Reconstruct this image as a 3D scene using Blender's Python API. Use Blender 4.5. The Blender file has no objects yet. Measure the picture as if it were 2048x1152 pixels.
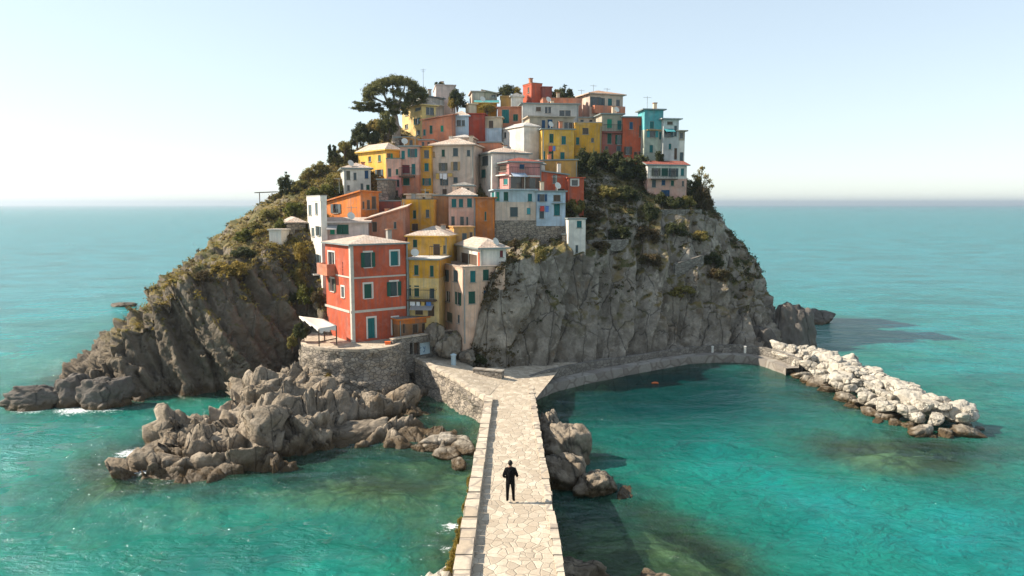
import bpy, bmesh, math, random
import numpy as np
from mathutils import Vector, Matrix
R = math.radians
SC = bpy.context.scene
COL = SC.collection
rnd = random.Random(7)

# ------------------------------------------------------------------ camera
F = 1479.0                       # focal length in pixels of a 2048 px wide picture
PITCH = math.atan(168.0 / F)
CAM_Z = 15.5
SP, CP = math.sin(PITCH), math.cos(PITCH)

def at(u, v, y):
    """surveyed point: the picture direction (u, v) at ground distance y"""
    a, b = (u - 1024) / F, (576 - v) / F
    k = CP + b * SP
    return Vector((a / k * y, y, CAM_Z + (-SP + b * CP) / k * y))

def at_z(u, v, z):
    b = (576 - v) / F
    k = CP + b * SP
    return at(u, v, (z - CAM_Z) / ((-SP + b * CP) / k))

def proj(p):
    dz = p[2] - CAM_Z
    d = p[1] * CP - dz * SP
    return 1024 + F * p[0] / d, 576 - F * (p[1] * SP + dz * CP) / d

cam = bpy.data.cameras.new('camera')
cam.lens = F / 2048 * 36
cam.sensor_width = 36
cam.clip_start = 0.5
cam.clip_end = 40000
co = bpy.data.objects.new('camera', cam)
co.location = (0, 0, CAM_Z)
co.rotation_euler = (math.pi / 2 - PITCH, 0, 0)
COL.objects.link(co)
SC.camera = co

# ------------------------------------------------------------------ light
SUN_EL, SUN_AZ = 38.0, -84.0
SUN_DIR = Vector((math.sin(R(SUN_AZ)) * math.cos(R(SUN_EL)), math.cos(R(SUN_AZ)) * math.cos(R(SUN_EL)), math.sin(R(SUN_EL))))
W = bpy.data.worlds.new('World')
SC.world = W
W.use_nodes = True
nt = W.node_tree
sky = nt.nodes.new('ShaderNodeTexSky')
sky.sky_type = 'NISHITA'
sky.sun_disc = False
sky.sun_elevation = R(SUN_EL)
sky.sun_rotation = R(SUN_AZ)
sky.altitude = 0
sky.air_density = 1.0
sky.dust_density = 0.08
sky.ozone_density = 1.0
bg = nt.nodes['Background']
bg.inputs[1].default_value = 0.125
hs = nt.nodes.new('ShaderNodeHueSaturation'); hs.inputs['Saturation'].default_value = .78
nt.links.new(sky.outputs[0], hs.inputs['Color']); tn = nt.nodes.new('ShaderNodeMix'); tn.data_type = 'RGBA'; tn.blend_type = 'MULTIPLY'; tn.inputs[0].default_value = 1; tn.inputs[7].default_value = (1.56, 1.67, 1.71, 1)
gm_ = nt.nodes.new('ShaderNodeGamma'); gm_.inputs[1].default_value = .54
nt.links.new(hs.outputs[0], gm_.inputs[0]); nt.links.new(gm_.outputs[0], tn.inputs[6]); nt.links.new(tn.outputs[2], bg.inputs[0])
sun = bpy.data.lights.new('sun', 'SUN')
sun.energy = 5.0
sun.angle = R(0.5)
sun.color = (1.0, 0.90, 0.76)
so = bpy.data.objects.new('sun', sun)
so.rotation_euler = (-SUN_DIR).to_track_quat('-Z', 'Y').to_euler()
COL.objects.link(so)
SC.view_settings.view_transform = 'Standard'
SC.view_settings.look = 'None'
SC.view_settings.exposure = 0.95
SC.view_settings.gamma = 1
SC.cycles.use_denoising = True
SC.cycles.max_bounces = 8
SC.cycles.transparent_max_bounces = 12
SC.cycles.sample_clamp_indirect = 8

# ------------------------------------------------------------------ objects
def tag(o, label=None, cat=None, group=None, kind=None):
    if label: o['label'] = label
    if cat: o['category'] = cat
    if group: o['group'] = group
    if kind: o['kind'] = kind
    return o

def empty(name, loc=(0, 0, 0), rz=0.0):
    o = bpy.data.objects.new(name, None)
    o.empty_display_size = 0.3
    o.location = loc
    o.rotation_euler = (0, 0, rz)
    COL.objects.link(o)
    return o

def link(name, me, parent=None, loc=None, rz=None):
    o = bpy.data.objects.new(name, me)
    COL.objects.link(o)
    if parent is not None: o.parent = parent
    if loc is not None: o.location = loc
    if rz is not None: o.rotation_euler = (0, 0, rz)
    return o

def mesh_np(name, V, Fq, mats=(), smooth=False):
    """V (n,3), Fq: (m,3) or (m,4) int array"""
    V = np.asarray(V, np.float32); Fq = np.asarray(Fq, np.int32)
    me = bpy.data.meshes.new(name)
    me.vertices.add(len(V)); me.vertices.foreach_set('co', V.ravel())
    k = Fq.shape[1]
    me.loops.add(Fq.size); me.loops.foreach_set('vertex_index', Fq.ravel())
    me.polygons.add(len(Fq))
    me.polygons.foreach_set('loop_start', np.arange(0, Fq.size, k, dtype=np.int32))
    me.polygons.foreach_set('loop_total', np.full(len(Fq), k, np.int32))
    if smooth: me.polygons.foreach_set('use_smooth', np.ones(len(Fq), bool))
    me.update(calc_edges=True)
    me.validate()
    for m in mats: me.materials.append(m)
    return me

def attr(me, name, vals):
    a = me.attributes.new(name, 'FLOAT', 'POINT')
    a.data.foreach_set('value', np.asarray(vals, np.float32))

class MB:
    """collects faces; build() links them as one mesh object"""
    def __init__(s): s.v = []; s.f = []; s.m = []; s.uv = []
    def face(s, pts, mi=0, uv=None):
        n = len(s.v)
        s.v += [tuple(p) for p in pts]
        s.f.append(tuple(range(n, n + len(pts)))); s.m.append(mi)
        s.uv.append(uv if uv else [(0, 0)] * len(pts))
    def prism(s, bot, top, mi=0, cap=True):
        n = len(bot)
        for i in range(n):
            j = (i + 1) % n
            s.face([bot[i], bot[j], top[j], top[i]], mi)
        if cap:
            s.face(list(top), mi); s.face(list(reversed(bot)), mi)
    def box(s, o, ax, ay, az, mi=0):
        """corner o with edge vectors"""
        o, ax, ay, az = map(Vector, (o, ax, ay, az))
        b = [o, o + ax, o + ax + ay, o + ay]
        s.prism(b, [p + az for p in b], mi)
    def tube(s, path, rad, n=8, mi=0):
        path = [Vector(p) for p in path]
        rads = rad if isinstance(rad, (list, tuple)) else [rad] * len(path)
        rings = []
        for i, p in enumerate(path):
            d = (path[min(i + 1, len(path) - 1)] - path[max(i - 1, 0)]).normalized()
            a = d.orthogonal().normalized() if abs(d.z) > .99 else d.cross(Vector((0, 0, 1))).normalized()
            b = d.cross(a)
            rings.append([p + (a * math.cos(t) + b * math.sin(t)) * rads[i] for t in [2 * math.pi * k / n for k in range(n)]])
        for r0, r1 in zip(rings, rings[1:]):
            for k in range(n):
                s.face([r0[k], r0[(k + 1) % n], r1[(k + 1) % n], r1[k]], mi)
        s.face(list(reversed(rings[0])), mi); s.face(rings[-1], mi)
    def mesh(s, name, mats, merge=True, smooth=False):
        me = bpy.data.meshes.new(name)
        me.from_pydata(s.v, [], s.f)
        for m in (mats if isinstance(mats, (list, tuple)) else [mats]): me.materials.append(m)
        me.polygons.foreach_set('material_index', s.m)
        uvl = me.uv_layers.new(name='UVMap')
        uvl.data.foreach_set('uv', [c for f in s.uv for p in f for c in p])
        if merge:
            bm = bmesh.new(); bm.from_mesh(me)
            bmesh.ops.remove_doubles(bm, verts=bm.verts, dist=0.0005)
            bmesh.ops.recalc_face_normals(bm, faces=bm.faces)
            bm.to_mesh(me); bm.free()
        if smooth: me.polygons.foreach_set('use_smooth', [True] * len(me.polygons))
        return me
    def build(s, name, mats, parent=None, loc=None, rz=None, merge=True, smooth=False):
        return link(name, s.mesh(name, mats, merge, smooth), parent, loc, rz)

# ------------------------------------------------------------------ numpy noise
def _h(ix, iy, iz, k):
    with np.errstate(over='ignore'):
        n = (ix.astype(np.int64) * 73856093) ^ (iy.astype(np.int64) * 19349663) ^ (iz.astype(np.int64) * 83492791) ^ np.int64(k * 2654435761 % 2147483647)
        n = (n ^ (n >> 13)) * 1274126177 & 0x7fffffff
        n = (n ^ (n >> 15)) * 2246822519 & 0x7fffffff
        n = n ^ (n >> 12)
    return (n & 0xffffff) / float(0x1000000)

def vnoise(P, k=0):
    P = np.asarray(P, float); I = np.floor(P).astype(np.int64); f = P - I; f = f * f * (3 - 2 * f)
    out = 0
    for dx in (0, 1):
        for dy in (0, 1):
            for dz in (0, 1):
                w = (f[:, 0] if dx else 1 - f[:, 0]) * (f[:, 1] if dy else 1 - f[:, 1]) * (f[:, 2] if dz else 1 - f[:, 2])
                out = out + w * _h(I[:, 0] + dx, I[:, 1] + dy, I[:, 2] + dz, k)
    return out * 2 - 1

def fbm(P, oct=4, k=0, gain=.5):
    P = np.asarray(P, float); a, s, out = 1.0, 1.0, 0
    for i in range(oct):
        out = out + a * vnoise(P * s + 17.3 * i, k + i); a *= gain; s *= 2.03
    return out

def worley(P, k=0):
    """F1, F2, vector to nearest cell centre, three random numbers of that cell"""
    P = np.asarray(P, float); I = np.floor(P).astype(np.int64); n = len(P)
    f1 = np.full(n, 9.0); f2 = np.full(n, 9.0); vec = np.zeros((n, 3)); cid = np.zeros((n, 3), np.int64)
    for dx in (-1, 0, 1):
        for dy in (-1, 0, 1):
            for dz in (-1, 0, 1):
                c = I + np.array([dx, dy, dz])
                q = c + np.stack([_h(c[:, 0], c[:, 1], c[:, 2], k + j) for j in (1, 2, 3)], 1)
                d = P - q; dd = np.sqrt((d * d).sum(1))
                m = dd < f1
                f2 = np.where(m, f1, np.minimum(f2, dd))
                vec[m] = d[m]; cid[m] = c[m]; f1 = np.where(m, dd, f1)
    rr = np.stack([_h(cid[:, 0], cid[:, 1], cid[:, 2], k + j) for j in (11, 12, 13)], 1)
    return f1, f2, vec, rr

def chisel(P, scale, k, tilt=.9):
    """blocky rock relief: every cell its own tilted plane, cracks along the cell borders; about -1..1"""
    f1, f2, vec, rr = worley(P * scale, k)
    g = (rr * 2 - 1) * tilt
    d = (rr[:, 0] * 2 - 1) * .55 + (g * vec).sum(1)
    e = np.clip((f2 - f1) / .16, 0, 1)
    return d - .55 * (1 - e) ** 2

def sstep(a, b, x):
    t = np.clip((np.asarray(x, float) - a) / (b - a), 0, 1); return t * t * (3 - 2 * t)

# ------------------------------------------------------------------ materials
class NT:
    def __init__(s, name):
        s.m = bpy.data.materials.new(name); s.m.use_nodes = True
        s.t = s.m.node_tree; s.b = s.t.nodes['Principled BSDF']; s.out = s.t.nodes['Material Output']
        s.b.inputs['Roughness'].default_value = .78
        s.b.inputs['Specular IOR Level'].default_value = .25
    def n(s, kind, **kw):
        nd = s.t.nodes.new('ShaderNode' + kind)
        for k, v in kw.items(): setattr(nd, k, v)
        return nd
    def l(s, a, b): s.t.links.new(a, b)
    def coord(s, kind='Object', scale=(1, 1, 1), rot=(0, 0, 0)):
        mp = s.n('Mapping')
        s.l(s.n('NewGeometry').outputs['Position'] if kind == 'World' else s.n('TexCoord').outputs[kind], mp.inputs[0])
        mp.inputs['Scale'].default_value = scale; mp.inputs['Rotation'].default_value = rot
        return mp.outputs[0]
    def noise(s, co, scale, detail=4, rough=.55, dist=0):
        nd = s.n('TexNoise'); s.l(co, nd.inputs['Vector'])
        nd.inputs['Scale'].default_value = scale; nd.inputs['Detail'].default_value = detail
        nd.inputs['Roughness'].default_value = rough; nd.inputs['Distortion'].default_value = dist
        return nd.outputs[0]
    def voro(s, co, scale, feature='F1', out='Distance', rand=1):
        nd = s.n('TexVoronoi', feature=feature); s.l(co, nd.inputs['Vector'])
        nd.inputs['Scale'].default_value = scale; nd.inputs['Randomness'].default_value = rand
        return nd.outputs[out]
    def ramp(s, fac, stops, interp='LINEAR'):
        nd = s.n('ValToRGB'); s.l(fac, nd.inputs[0]); cr = nd.color_ramp; cr.interpolation = interp
        while len(cr.elements) < len(stops): cr.elements.new(.5)
        for e, (p, c) in zip(cr.elements, stops):
            e.position = p
            e.color = (c, c, c, 1) if isinstance(c, (int, float)) else (*c, 1)
        return nd.outputs[0]
    def mix(s, fac, a, b, mode='MIX'):
        nd = s.n('Mix', data_type='RGBA', blend_type=mode)
        for sock, v in ((nd.inputs[0], fac), (nd.inputs[6], a), (nd.inputs[7], b)):
            if isinstance(v, (int, float)): sock.default_value = v
            elif isinstance(v, tuple): sock.default_value = (*v, 1)
            else: s.l(v, sock)
        return nd.outputs[2]
    def math(s, op, a, b=0.0, clamp=False):
        nd = s.n('Math', operation=op, use_clamp=clamp)
        for sock, v in zip(nd.inputs, (a, b)):
            if isinstance(v, (int, float)): sock.default_value = v
            else: s.l(v, sock)
        return nd.outputs[0]
    def bump(s, h, strength=.5, dist=.05, normal=None):
        nd = s.n('Bump'); s.l(h, nd.inputs['Height'])
        nd.inputs['Strength'].default_value = strength; nd.inputs['Distance'].default_value = dist
        if normal is not None: s.l(normal, nd.inputs['Normal'])
        return nd.outputs[0]
    def attr(s, name):
        return s.n('Attribute', attribute_name=name).outputs['Fac']
    def sep(s, v):
        nd = s.n('SeparateXYZ'); s.l(v, nd.inputs[0]); return nd.outputs
    def done(s, color=None, normal=None, rough=None):
        if color is not None:
            if isinstance(color, tuple): s.b.inputs['Base Color'].default_value = (*color, 1)
            else: s.l(color, s.b.inputs['Base Color'])
        if normal is not None: s.l(normal, s.b.inputs['Normal'])
        if rough is not None:
            if isinstance(rough, (int, float)): s.b.inputs['Roughness'].default_value = rough
            else: s.l(rough, s.b.inputs['Roughness'])
        return s.m

def mul(c, k): return tuple(min(.9, x * k) for x in c)

_plain = {}
def plain(name, col, rough=.7, var=.25, scale=3.0):
    """simple painted / wooden surface with slight mottling"""
    if name in _plain: return _plain[name]
    t = NT(name); co = t.coord('World')
    c = t.mix(t.noise(co, scale, 4), mul(col, 1 - var), mul(col, 1 + var))
    _plain[name] = t.done(c, rough=rough)
    return _plain[name]

_plaster = {}
def plaster(key, col):
    """limewashed render: cloudy fading, rain streaks under the eaves, patches where an older coat shows"""
    if key in _plaster: return _plaster[key]
    t = NT('plaster_' + key); co = t.coord('World')
    big = t.noise(co, .55, 5, .6, .6)
    c = t.mix(t.ramp(big, [(.36, 0), (.64, 1)]), mul(col, .66), mul(col, 1.12))
    fine = t.noise(co, 6, 4, .6)
    c = t.mix(t.ramp(fine, [(.35, .0), (.75, .35)]), c, mul(col, .8))
    grey = sum(col) / 3
    old = tuple(.5 * x + .5 * g for x, g in zip(col, (grey * 1.25 + .06, grey * 1.12 + .05, grey + .04)))
    patch = t.noise(co, .8, 6, .65, 1.2)
    c = t.mix(t.ramp(patch, [(.5, 0), (.68, .5)]), c, old)
    st = t.noise(t.coord('World', (2.6, 2.6, .16)), 1.6, 5, .6)
    c = t.mix(t.ramp(st, [(.46, 0), (.7, .7)]), c, mul(tuple(.45 * x + .55 * g for x, g in zip(col, (grey, grey, grey))), .62))
    nrm = t.bump(t.noise(co, 9, 5, .6), .35, .03)
    _plaster[key] = t.done(c, nrm, .9)
    return _plaster[key]

def stone_mat(name, c1, c2, c3, scale=2.2, joint=(.12, .105, .085), flat=(1, 1, 1.5), bump=.7):
    """rubble masonry: irregular stones of three tones between dark recessed joints"""
    t = NT(name); co = t.coord('Object', flat)
    wob = t.n('Vectordummy') if False else None
    nz = t.n('TexNoise'); t.l(co, nz.inputs['Vector']); nz.inputs['Scale'].default_value = 1.7
    mx = t.mix(.18, co, nz.outputs['Color'], 'ADD')
    edge = t.voro(mx, scale, 'DISTANCE_TO_EDGE')
    cell = t.sep(t.voro(mx, scale, 'F1', 'Color'))
    c = t.mix(cell[0], c1, c2); c = t.mix(t.ramp(cell[1], [(.55, 0), (.9, 1)]), c, c3)
    c = t.mix(t.ramp(t.noise(co, 5, 5, .65), [(.35, .45), (.7, 0)]), c, mul(c1, .55))
    j = t.ramp(edge, [(.02, 1), (.08, 0)])
    c = t.mix(j, c, joint)
    h = t.math('ADD', t.ramp(edge, [(0, 0), (.12, 1)]), t.math('MULTIPLY', t.noise(co, 7, 5, .65), .8))
    return t.done(c, t.bump(h, bump, .06), .92)

def rock_mat(name, c1, c2, green=True, scale=1.0):
    t = NT(name); co = t.coord('Object'); geo = t.n('NewGeometry')
    pos = t.sep(geo.outputs['Position']); nr = t.sep(geo.outputs['Normal'])
    c = t.mix(t.ramp(t.noise(co, .35 * scale, 7, .62, .8), [(.36, 0), (.64, 1)]), c1, c2)
    c = t.mix(t.ramp(t.noise(co, 1.8 * scale, 6, .7, .5), [(.38, .4), (.6, 0)]), c, mul(c1, .55))
    # pale weathered patches and ochre lichen
    c = t.mix(t.ramp(t.noise(co, .55 * scale, 8, .7, 1.5), [(.56, 0), (.68, .6)]), c, mul(c2, 1.45))
    c = t.mix(t.ramp(t.noise(co, .28 * scale, 6, .7, .4), [(.56, 0), (.7, .65)]), c, (.17, .105, .05))
    # fissures
    vs = t.coord('Object', (1, 1, .22), (0, R(16), 0))
    nz = t.n('TexNoise'); t.l(vs, nz.inputs['Vector']); nz.inputs['Scale'].default_value = 1.1; nz.inputs['Detail'].default_value = 5
    vv = t.mix(.6, vs, nz.outputs['Color'], 'ADD')
    cr = t.voro(vv, .42 * scale, 'DISTANCE_TO_EDGE'); cr2 = t.voro(vv, 1.7 * scale, 'DISTANCE_TO_EDGE')
    c = t.mix(t.ramp(cr, [(.0, .8), (.022, 0)]), c, (.03, .026, .022))
    c = t.mix(t.ramp(cr2, [(.0, .22), (.03, 0)]), c, (.04, .035, .03))
    if green:
        c = t.mix(t.ramp(t.math('ADD', t.math('MULTIPLY', pos[0], -.05), t.math('MULTIPLY', t.noise(co, .2, 3), .3)), [(.5, 0), (.95, .75)]), c, t.mix(t.noise(co, .9, 6, .7), (.06, .046, .031), (.18, .14, .095)))  # darker brown to the west: the cliff's shade painted into the rock colour
        up = t.math('ADD', nr[2], t.math('MULTIPLY', t.math('SUBTRACT', t.noise(co, .6, 6, .7), .5), 1.5))
        alt = t.ramp(t.math('MULTIPLY', pos[2], .05), [(.13, 0), (.27, 1)])
        gm = t.math('MULTIPLY', t.ramp(up, [(.6, 0), (.82, 1)]), alt)
        gc = t.mix(t.ramp(t.noise(co, .7, 5, .6), [(.35, 0), (.65, 1)]), (.065, .065, .02), (.19, .14, .055))
        c = t.mix(gm, c, gc)
    # tide band: wet and algae-stained just above the water
    wz = t.math('ADD', pos[2], t.math('MULTIPLY', t.math('SUBTRACT', t.noise(co, .9, 4), .5), 1.2))
    wet = t.ramp(t.math('MULTIPLY', wz, .25), [(.06, 1), (.2, 0)])
    c = t.mix(wet, c, t.mix(t.noise(co, 1.4, 4), (.035, .026, .016), (.12, .075, .03)))
    h = t.math('ADD', t.noise(co, 1.6 * scale, 9, .68, .3), t.math('MULTIPLY', t.ramp(cr, [(0, 0), (.05, 1)]), .35))
    nrm = t.bump(t.voro(t.mix(.3, co, t.n('TexNoise').outputs['Color'], 'ADD'), 3.2 * scale), .55, .10)
    nrm = t.bump(h, .95, .24, nrm)
    rough = t.math('SUBTRACT', .9, t.math('MULTIPLY', wet, .45))
    return t.done(c, nrm, rough)
# ------------------------------------------------------------------ island terrain (lofted through surveyed sections)
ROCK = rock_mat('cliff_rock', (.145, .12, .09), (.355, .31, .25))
SHORE = rock_mat('shore_rock', (.17, .135, .095), (.37, .305, .23), green=False, scale=1.3)
ST = [  # waterline, cliff edge, shoulder, upper slope, crest
 ((-30,118), (-26,113,8), (-20,107,15.5), (-14,102,23), (-11,99,25.2)),
 ((-42,92), (-38,91,7.5), (-29,92,15.8), (-20,94,21.8), (-14,97,25.3)),
 ((-41,82), (-37.5,82.5,8), (-29,84,15), (-20,90,21), (-13,96,25.2)),
 ((-41.5,72), (-35,73.5,6.5), (-29,76,12), (-20.5,86,19), (-12,95,25)),
 ((-39,62), (-32.2,65,6.9), (-27.5,70,11), (-20,83,18), (-11,95,25)),
 ((-35.5,56.5), (-29.9,61.5,7.5), (-26,67,10.6), (-18.5,81,17.0), (-10,94,24.6)),
 ((-29.5,57.5), (-27.5,62.5,8.6), (-24,67.5,11), (-17.5,81,17), (-9,94,24.2)),
 ((-23,59.5), (-24,64.5,9.5), (-21,69,12), (-15.5,81,17), (-8,94,24)),
 ((-18.2,65.5), (-18.5,67.6,9.8), (-17.3,69.5,11.5), (-13,80.5,16.5), (-6,94,24)),
 ((-16.3,60.5), (-15.8,62.8,3.9), (-14,69,8.6), (-9,81.5,16), (-3,94,24)),
 ((-10,58.5), (-9.5,62.5,3.4), (-8,69,8), (-4,81.5,16), (0,94,24)),
 ((-5.5,61.5), (-4.6,64.5,3.6), (-4,70,8.8), (-1,82,16.5), (3,94,24)),
 ((-3.7,60.7), (-3.0,62.0,6.3), (-2.2,70,10), (0.3,82.5,17), (4,94.3,24)),
 ((-1.3,61.0), (-.9,62.9,10.4), (0.5,72.6,11.7), (2.5,83,18), (5,94.5,24)),
 ((6.5,66.5), (5.6,71.0,10.8), (6,75.6,12.2), (6.5,85,19.5), (8,95,24)),
 ((12.5,71), (12.8,75.0,8.8), (13.5,81,14.5), (13,88,20), (12,95.5,23.5)),
 ((20.5,73), (20.2,77,7.8), (21.0,82.5,13.8), (18.5,89.5,18.8), (16,96,22)),
 ((27,75.5), (25.5,79,6), (23.5,84.5,13.5), (20,92,19), (17.5,97,21.8)),
 ((31,83), (28,84.5,8), (24.2,88.5,14.6), (20.8,94,19.3), (18,98,21.8)),
 ((33,97), (29.5,97,8), (25.5,97,14.5), (21.5,98,19.6), (18,99,22)),
 ((22,122), (19,118,9), (16,111,16), (13,105,21), (11,101,23.5)),
 ((-5,126), (-4,121,9), (-3,113,17), (-1,106,22.5), (1,101,25)),
]
_ctr = np.array([0, 88.0])
keys = []
for s in ST:
    w = np.array(s[0], float); d = (w - _ctr) / np.linalg.norm(w - _ctr)
    k0 = np.array([*(w + d * 5), -8.0]); k1 = np.array([*w, -0.4])
    keys.append([k0, k1] + [np.array(q, float) for q in s[1:]])
keys = np.array(keys)                      # (n,6,3)
n_st = len(keys)
cols, colx = [], []
for i in range(n_st):
    a, b, c, d = (keys[(i + j - 1) % n_st] for j in range(4))
    L = max(np.linalg.norm(c[2] - b[2]), np.linalg.norm(c[1] - b[1]))
    front = 3 <= i <= 18
    m = max(4, int(L / (.2 if front else 1.4)))
    for t in np.arange(m) / m:
        cr = .5 * ((2 * b) + (c - a) * t + (2 * a - 5 * b + 4 * c - d) * t * t + (3 * b - a - 3 * c + d) * t ** 3)
        li = b + (c - b) * t
        cols.append(.5 * cr + .5 * li); colx.append(i + t)
cols = np.array(cols); colx = np.array(colx)
rows, rowk = [], []
for k, cnt in enumerate((10, 62, 36, 40, 16)):
    for t in np.arange(cnt) / cnt:
        rows.append(cols[:, k] * (1 - t) + cols[:, k + 1] * t); rowk.append(k + t)
rows.append(cols[:, 5]); rowk.append(5.0)
G = np.array(rows); rowk = np.array(rowk)  # (r,c,3)
nr, nc = G.shape[:2]
du = np.roll(G, -1, 1) - np.roll(G, 1, 1)
dv = np.gradient(G, axis=0)
N = np.cross(du, dv); N /= np.linalg.norm(N, axis=2, keepdims=True) + 1e-9
if (N[:, :, 2].mean()) < 0: N = -N
P = G.reshape(-1, 3); Nn = N.reshape(-1, 3)
KK = np.repeat(rowk, nc); CX = np.tile(colx, nr)
xl = P[:, 0]
lean = np.where(xl < -12, -.55, .30)       # beds dip towards the west on one side, the slabs lean east on the other
Q = np.stack([P[:, 0] - lean * P[:, 2], P[:, 1], P[:, 2] * .26], 1)
big = chisel(Q, .21, 3, 1.5)
med = chisel(Q + 31, .62, 5, 1.2)
sml = chisel(P * np.array([1, 1, .6]) + 7, 1.9, 9, 1.0)
fb = fbm(P * .35, 4, 21)
amp = np.interp(KK, [0, .9, 1.3, 2, 2.6, 3.2, 4, 5], [.5, .8, 1.0, .8, .55, .3, .15, .1])
vill = sstep(8.2, 9.2, CX) * (1 - sstep(11.6, 12.8, CX)) * sstep(1.6, 2.0, KK)
vill = np.maximum(vill, sstep(8.3, 9, CX) * (1 - sstep(18, 18.6, CX)) * sstep(3.2, 3.7, KK))
amp = amp * (1 - .8 * vill)
def saw(sc, k, ns):
    w_ = Q[:, 0] * sc + ns * fbm(Q * .22 + k, 3, k) + .25 * Q[:, 2] * sc
    i_ = np.floor(w_); f_ = w_ - i_; am = .45 + .55 * _h(i_.astype(np.int64), np.floor(Q[:, 2] * .6).astype(np.int64), 0 * i_.astype(np.int64), k)
    return am * (np.where(f_ < .86, f_ / .86, (1 - f_) / .14) - .45)
slabs = 1.75 * saw(.28, 81, .3) + .5 * saw(.85, 85, .4)
slab = sstep(12.9, 13.6, CX) * (1 - sstep(15.3, 16, CX))
disp = amp * (slabs * (.75 + .35 * slab) + .8 * big * (1 - .45 * slab) + .42 * med * (1 - .6 * slab) + .2 * sml * (1 - .6 * slab) + .3 * fb * (1 - .7 * slab))
west = sstep(2.6, 3.6, CX) * (1 - sstep(7.8, 8.6, CX)) * (1 - sstep(2.6, 3.2, KK))
disp = disp + west * amp * (.9 * saw(.55, 87, .4) + .35 * chisel(Q + 11, 1.1, 89, 1.3))
front_wall = sstep(8.7, 9.2, CX) * (1 - sstep(11.1, 11.5, CX)) * (1 - sstep(1.9, 2.2, KK))
disp = disp * (1 - .7 * front_wall) - .9 * front_wall
ridge = sstep(11.2, 11.8, CX) * (1 - sstep(12.9, 13.3, CX)) * (1 - sstep(2.2, 2.6, KK)) * sstep(.9, 1.2, KK)
disp = disp * (1 - .6 * ridge) - .35 * ridge
P2 = P + Nn * disp[:, None]
idx = np.arange(nr * nc).reshape(nr, nc)
a = idx[:-1, :]; b = np.roll(idx, -1, 1)[:-1, :]; c = np.roll(idx, -1, 1)[1:, :]; d = idx[1:, :]
quads = np.stack([a, b, c, d], -1).reshape(-1, 4)
me_hill_quads = quads
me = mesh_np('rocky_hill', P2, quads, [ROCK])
bm = bmesh.new(); bm.from_mesh(me)
bm.verts.ensure_lookup_table()
ring = [bm.verts[i] for i in idx[-1]]
bm.faces.new(ring)
bmesh.ops.recalc_face_normals(bm, faces=bm.faces)
bm.to_mesh(me); bm.free()
hill = link('rocky_hill', me); tag(hill, kind='structure')
HILLP = P2.reshape(nr, nc, 3); HILLN = N
# a height lookup for planting: nearest terrain vertex
def hill_z(x, y):
    m = (P2[:, 0] - x) ** 2 + (P2[:, 1] - y) ** 2
    i = np.argsort(m)[:6]
    return float(P2[i, 2].max())

# ------------------------------------------------------------------ rocky shore below the terrace
CTRL = []
for (u, v, y) in [(290,940,41.6),(330,880,44.5),(345,840,46.5),(440,822,48.2),(500,790,50),(560,740,55),(600,735,57),(420,880,44.6),(470,830,47.6),(560,820,48.3),(600,780,52),(650,775,55.5),
                  (700,805,55.3),(760,835,54),(860,830,54.5),(620,830,49),(700,800,53.5),(520,870,45.6),(560,880,45.8),(860,850,53)]:
    CTRL.append(tuple(at(u, v, y)))
CTRL = [(x, y, z + (.3 + .2 * max(z, 0) if y < 52 else -.25)) for x, y, z in CTRL]
for (u, v) in [(300,958),(420,950),(560,925),(660,915),(800,885),(880,880)]:
    p = at_z(u, v, 0); CTRL += [(p.x, p.y, -.1), (p.x + .3, p.y - 3.5, -3.2)]
for (x, y, z) in [(-24,43,-2.5),(-24.5,47,-2),(-22.5,51,-1.5),(-21,56,-1.5),(-19,60,-1),(-26,40,-5),(-27,50,-5),(-17,63,1.5),(-10,62,.5),(-12,57.4,.9),(-16.6,57.3,2.9),(-17.6,58.6,3.0),(-15.6,56.0,2.3),(-14.6,54.2,1.9),(-12,54,1.5),(-10,52.5,1.0),(-8.5,55,1.0),(-6.5,53.5,.4),(-19.5,43.2,1.2),(-16,45.2,2.3),(-13.5,46.8,2.0),(-17.5,46.5,2.4),(-22.6,41,-1.5),(-23,44.5,-1.5),(-10,57.6,.3),(-14,57.7,1.5),(-7,57,-.2),(-4.5,54,-.8),(-3,60,-1),(-1,50,-2.5),(-25,57,-5)]:
    CTRL.append((x, y, z))
CTRL = np.array(CTRL)
gx, gy = np.meshgrid(np.arange(-28, .01, .16), np.arange(37.5, 64, .16))
H = np.stack([gx.ravel(), gy.ravel()], 1)
d2 = ((H[:, None, :] - CTRL[None, :, :2]) ** 2).sum(2)
w = 1 / (d2 + .35) ** 2.2
hz = (w * CTRL[:, 2]).sum(1) / w.sum(1)
P = np.stack([H[:, 0], H[:, 1], hz], 1)
nrw, ncl = gx.shape
Gs = P.reshape(nrw, ncl, 3)
Nn = np.cross(np.gradient(Gs, axis=1), np.gradient(Gs, axis=0)); Nn /= np.linalg.norm(Nn, axis=2, keepdims=True)
Nn = Nn.reshape(-1, 3)
Q = np.stack([(P[:, 0] * .75 + P[:, 1] * .66) * .55, (P[:, 1] * .75 - P[:, 0] * .66), P[:, 2] * .7], 1)
str_ = (P[:, 1] * .8 - P[:, 0] * .5 + P[:, 2] * .9) * .55 + .6 * fbm(P * .4, 3, 51)
str_ = str_ - np.floor(str_); str_ = np.where(str_ < .8, str_ / .8, (1 - str_) / .2) - .5
dsp = 1.15 * chisel(Q, .3, 41, 1.7) + .75 * str_ + .6 * chisel(P, .8, 43, 1.7) + .24 * chisel(P, 2.4, 47, 1) + .12 * fbm(P * 1.5, 3, 5)
dsp = dsp * (.35 + .65 * sstep(-.8, .8, P[:, 2])) - .25 * (1 - sstep(-1, .3, P[:, 2]))
P2s = P + Nn * dsp[:, None] * np.array([1.0, 1.0, .85])
idx = np.arange(nrw * ncl).reshape(nrw, ncl)
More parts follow.
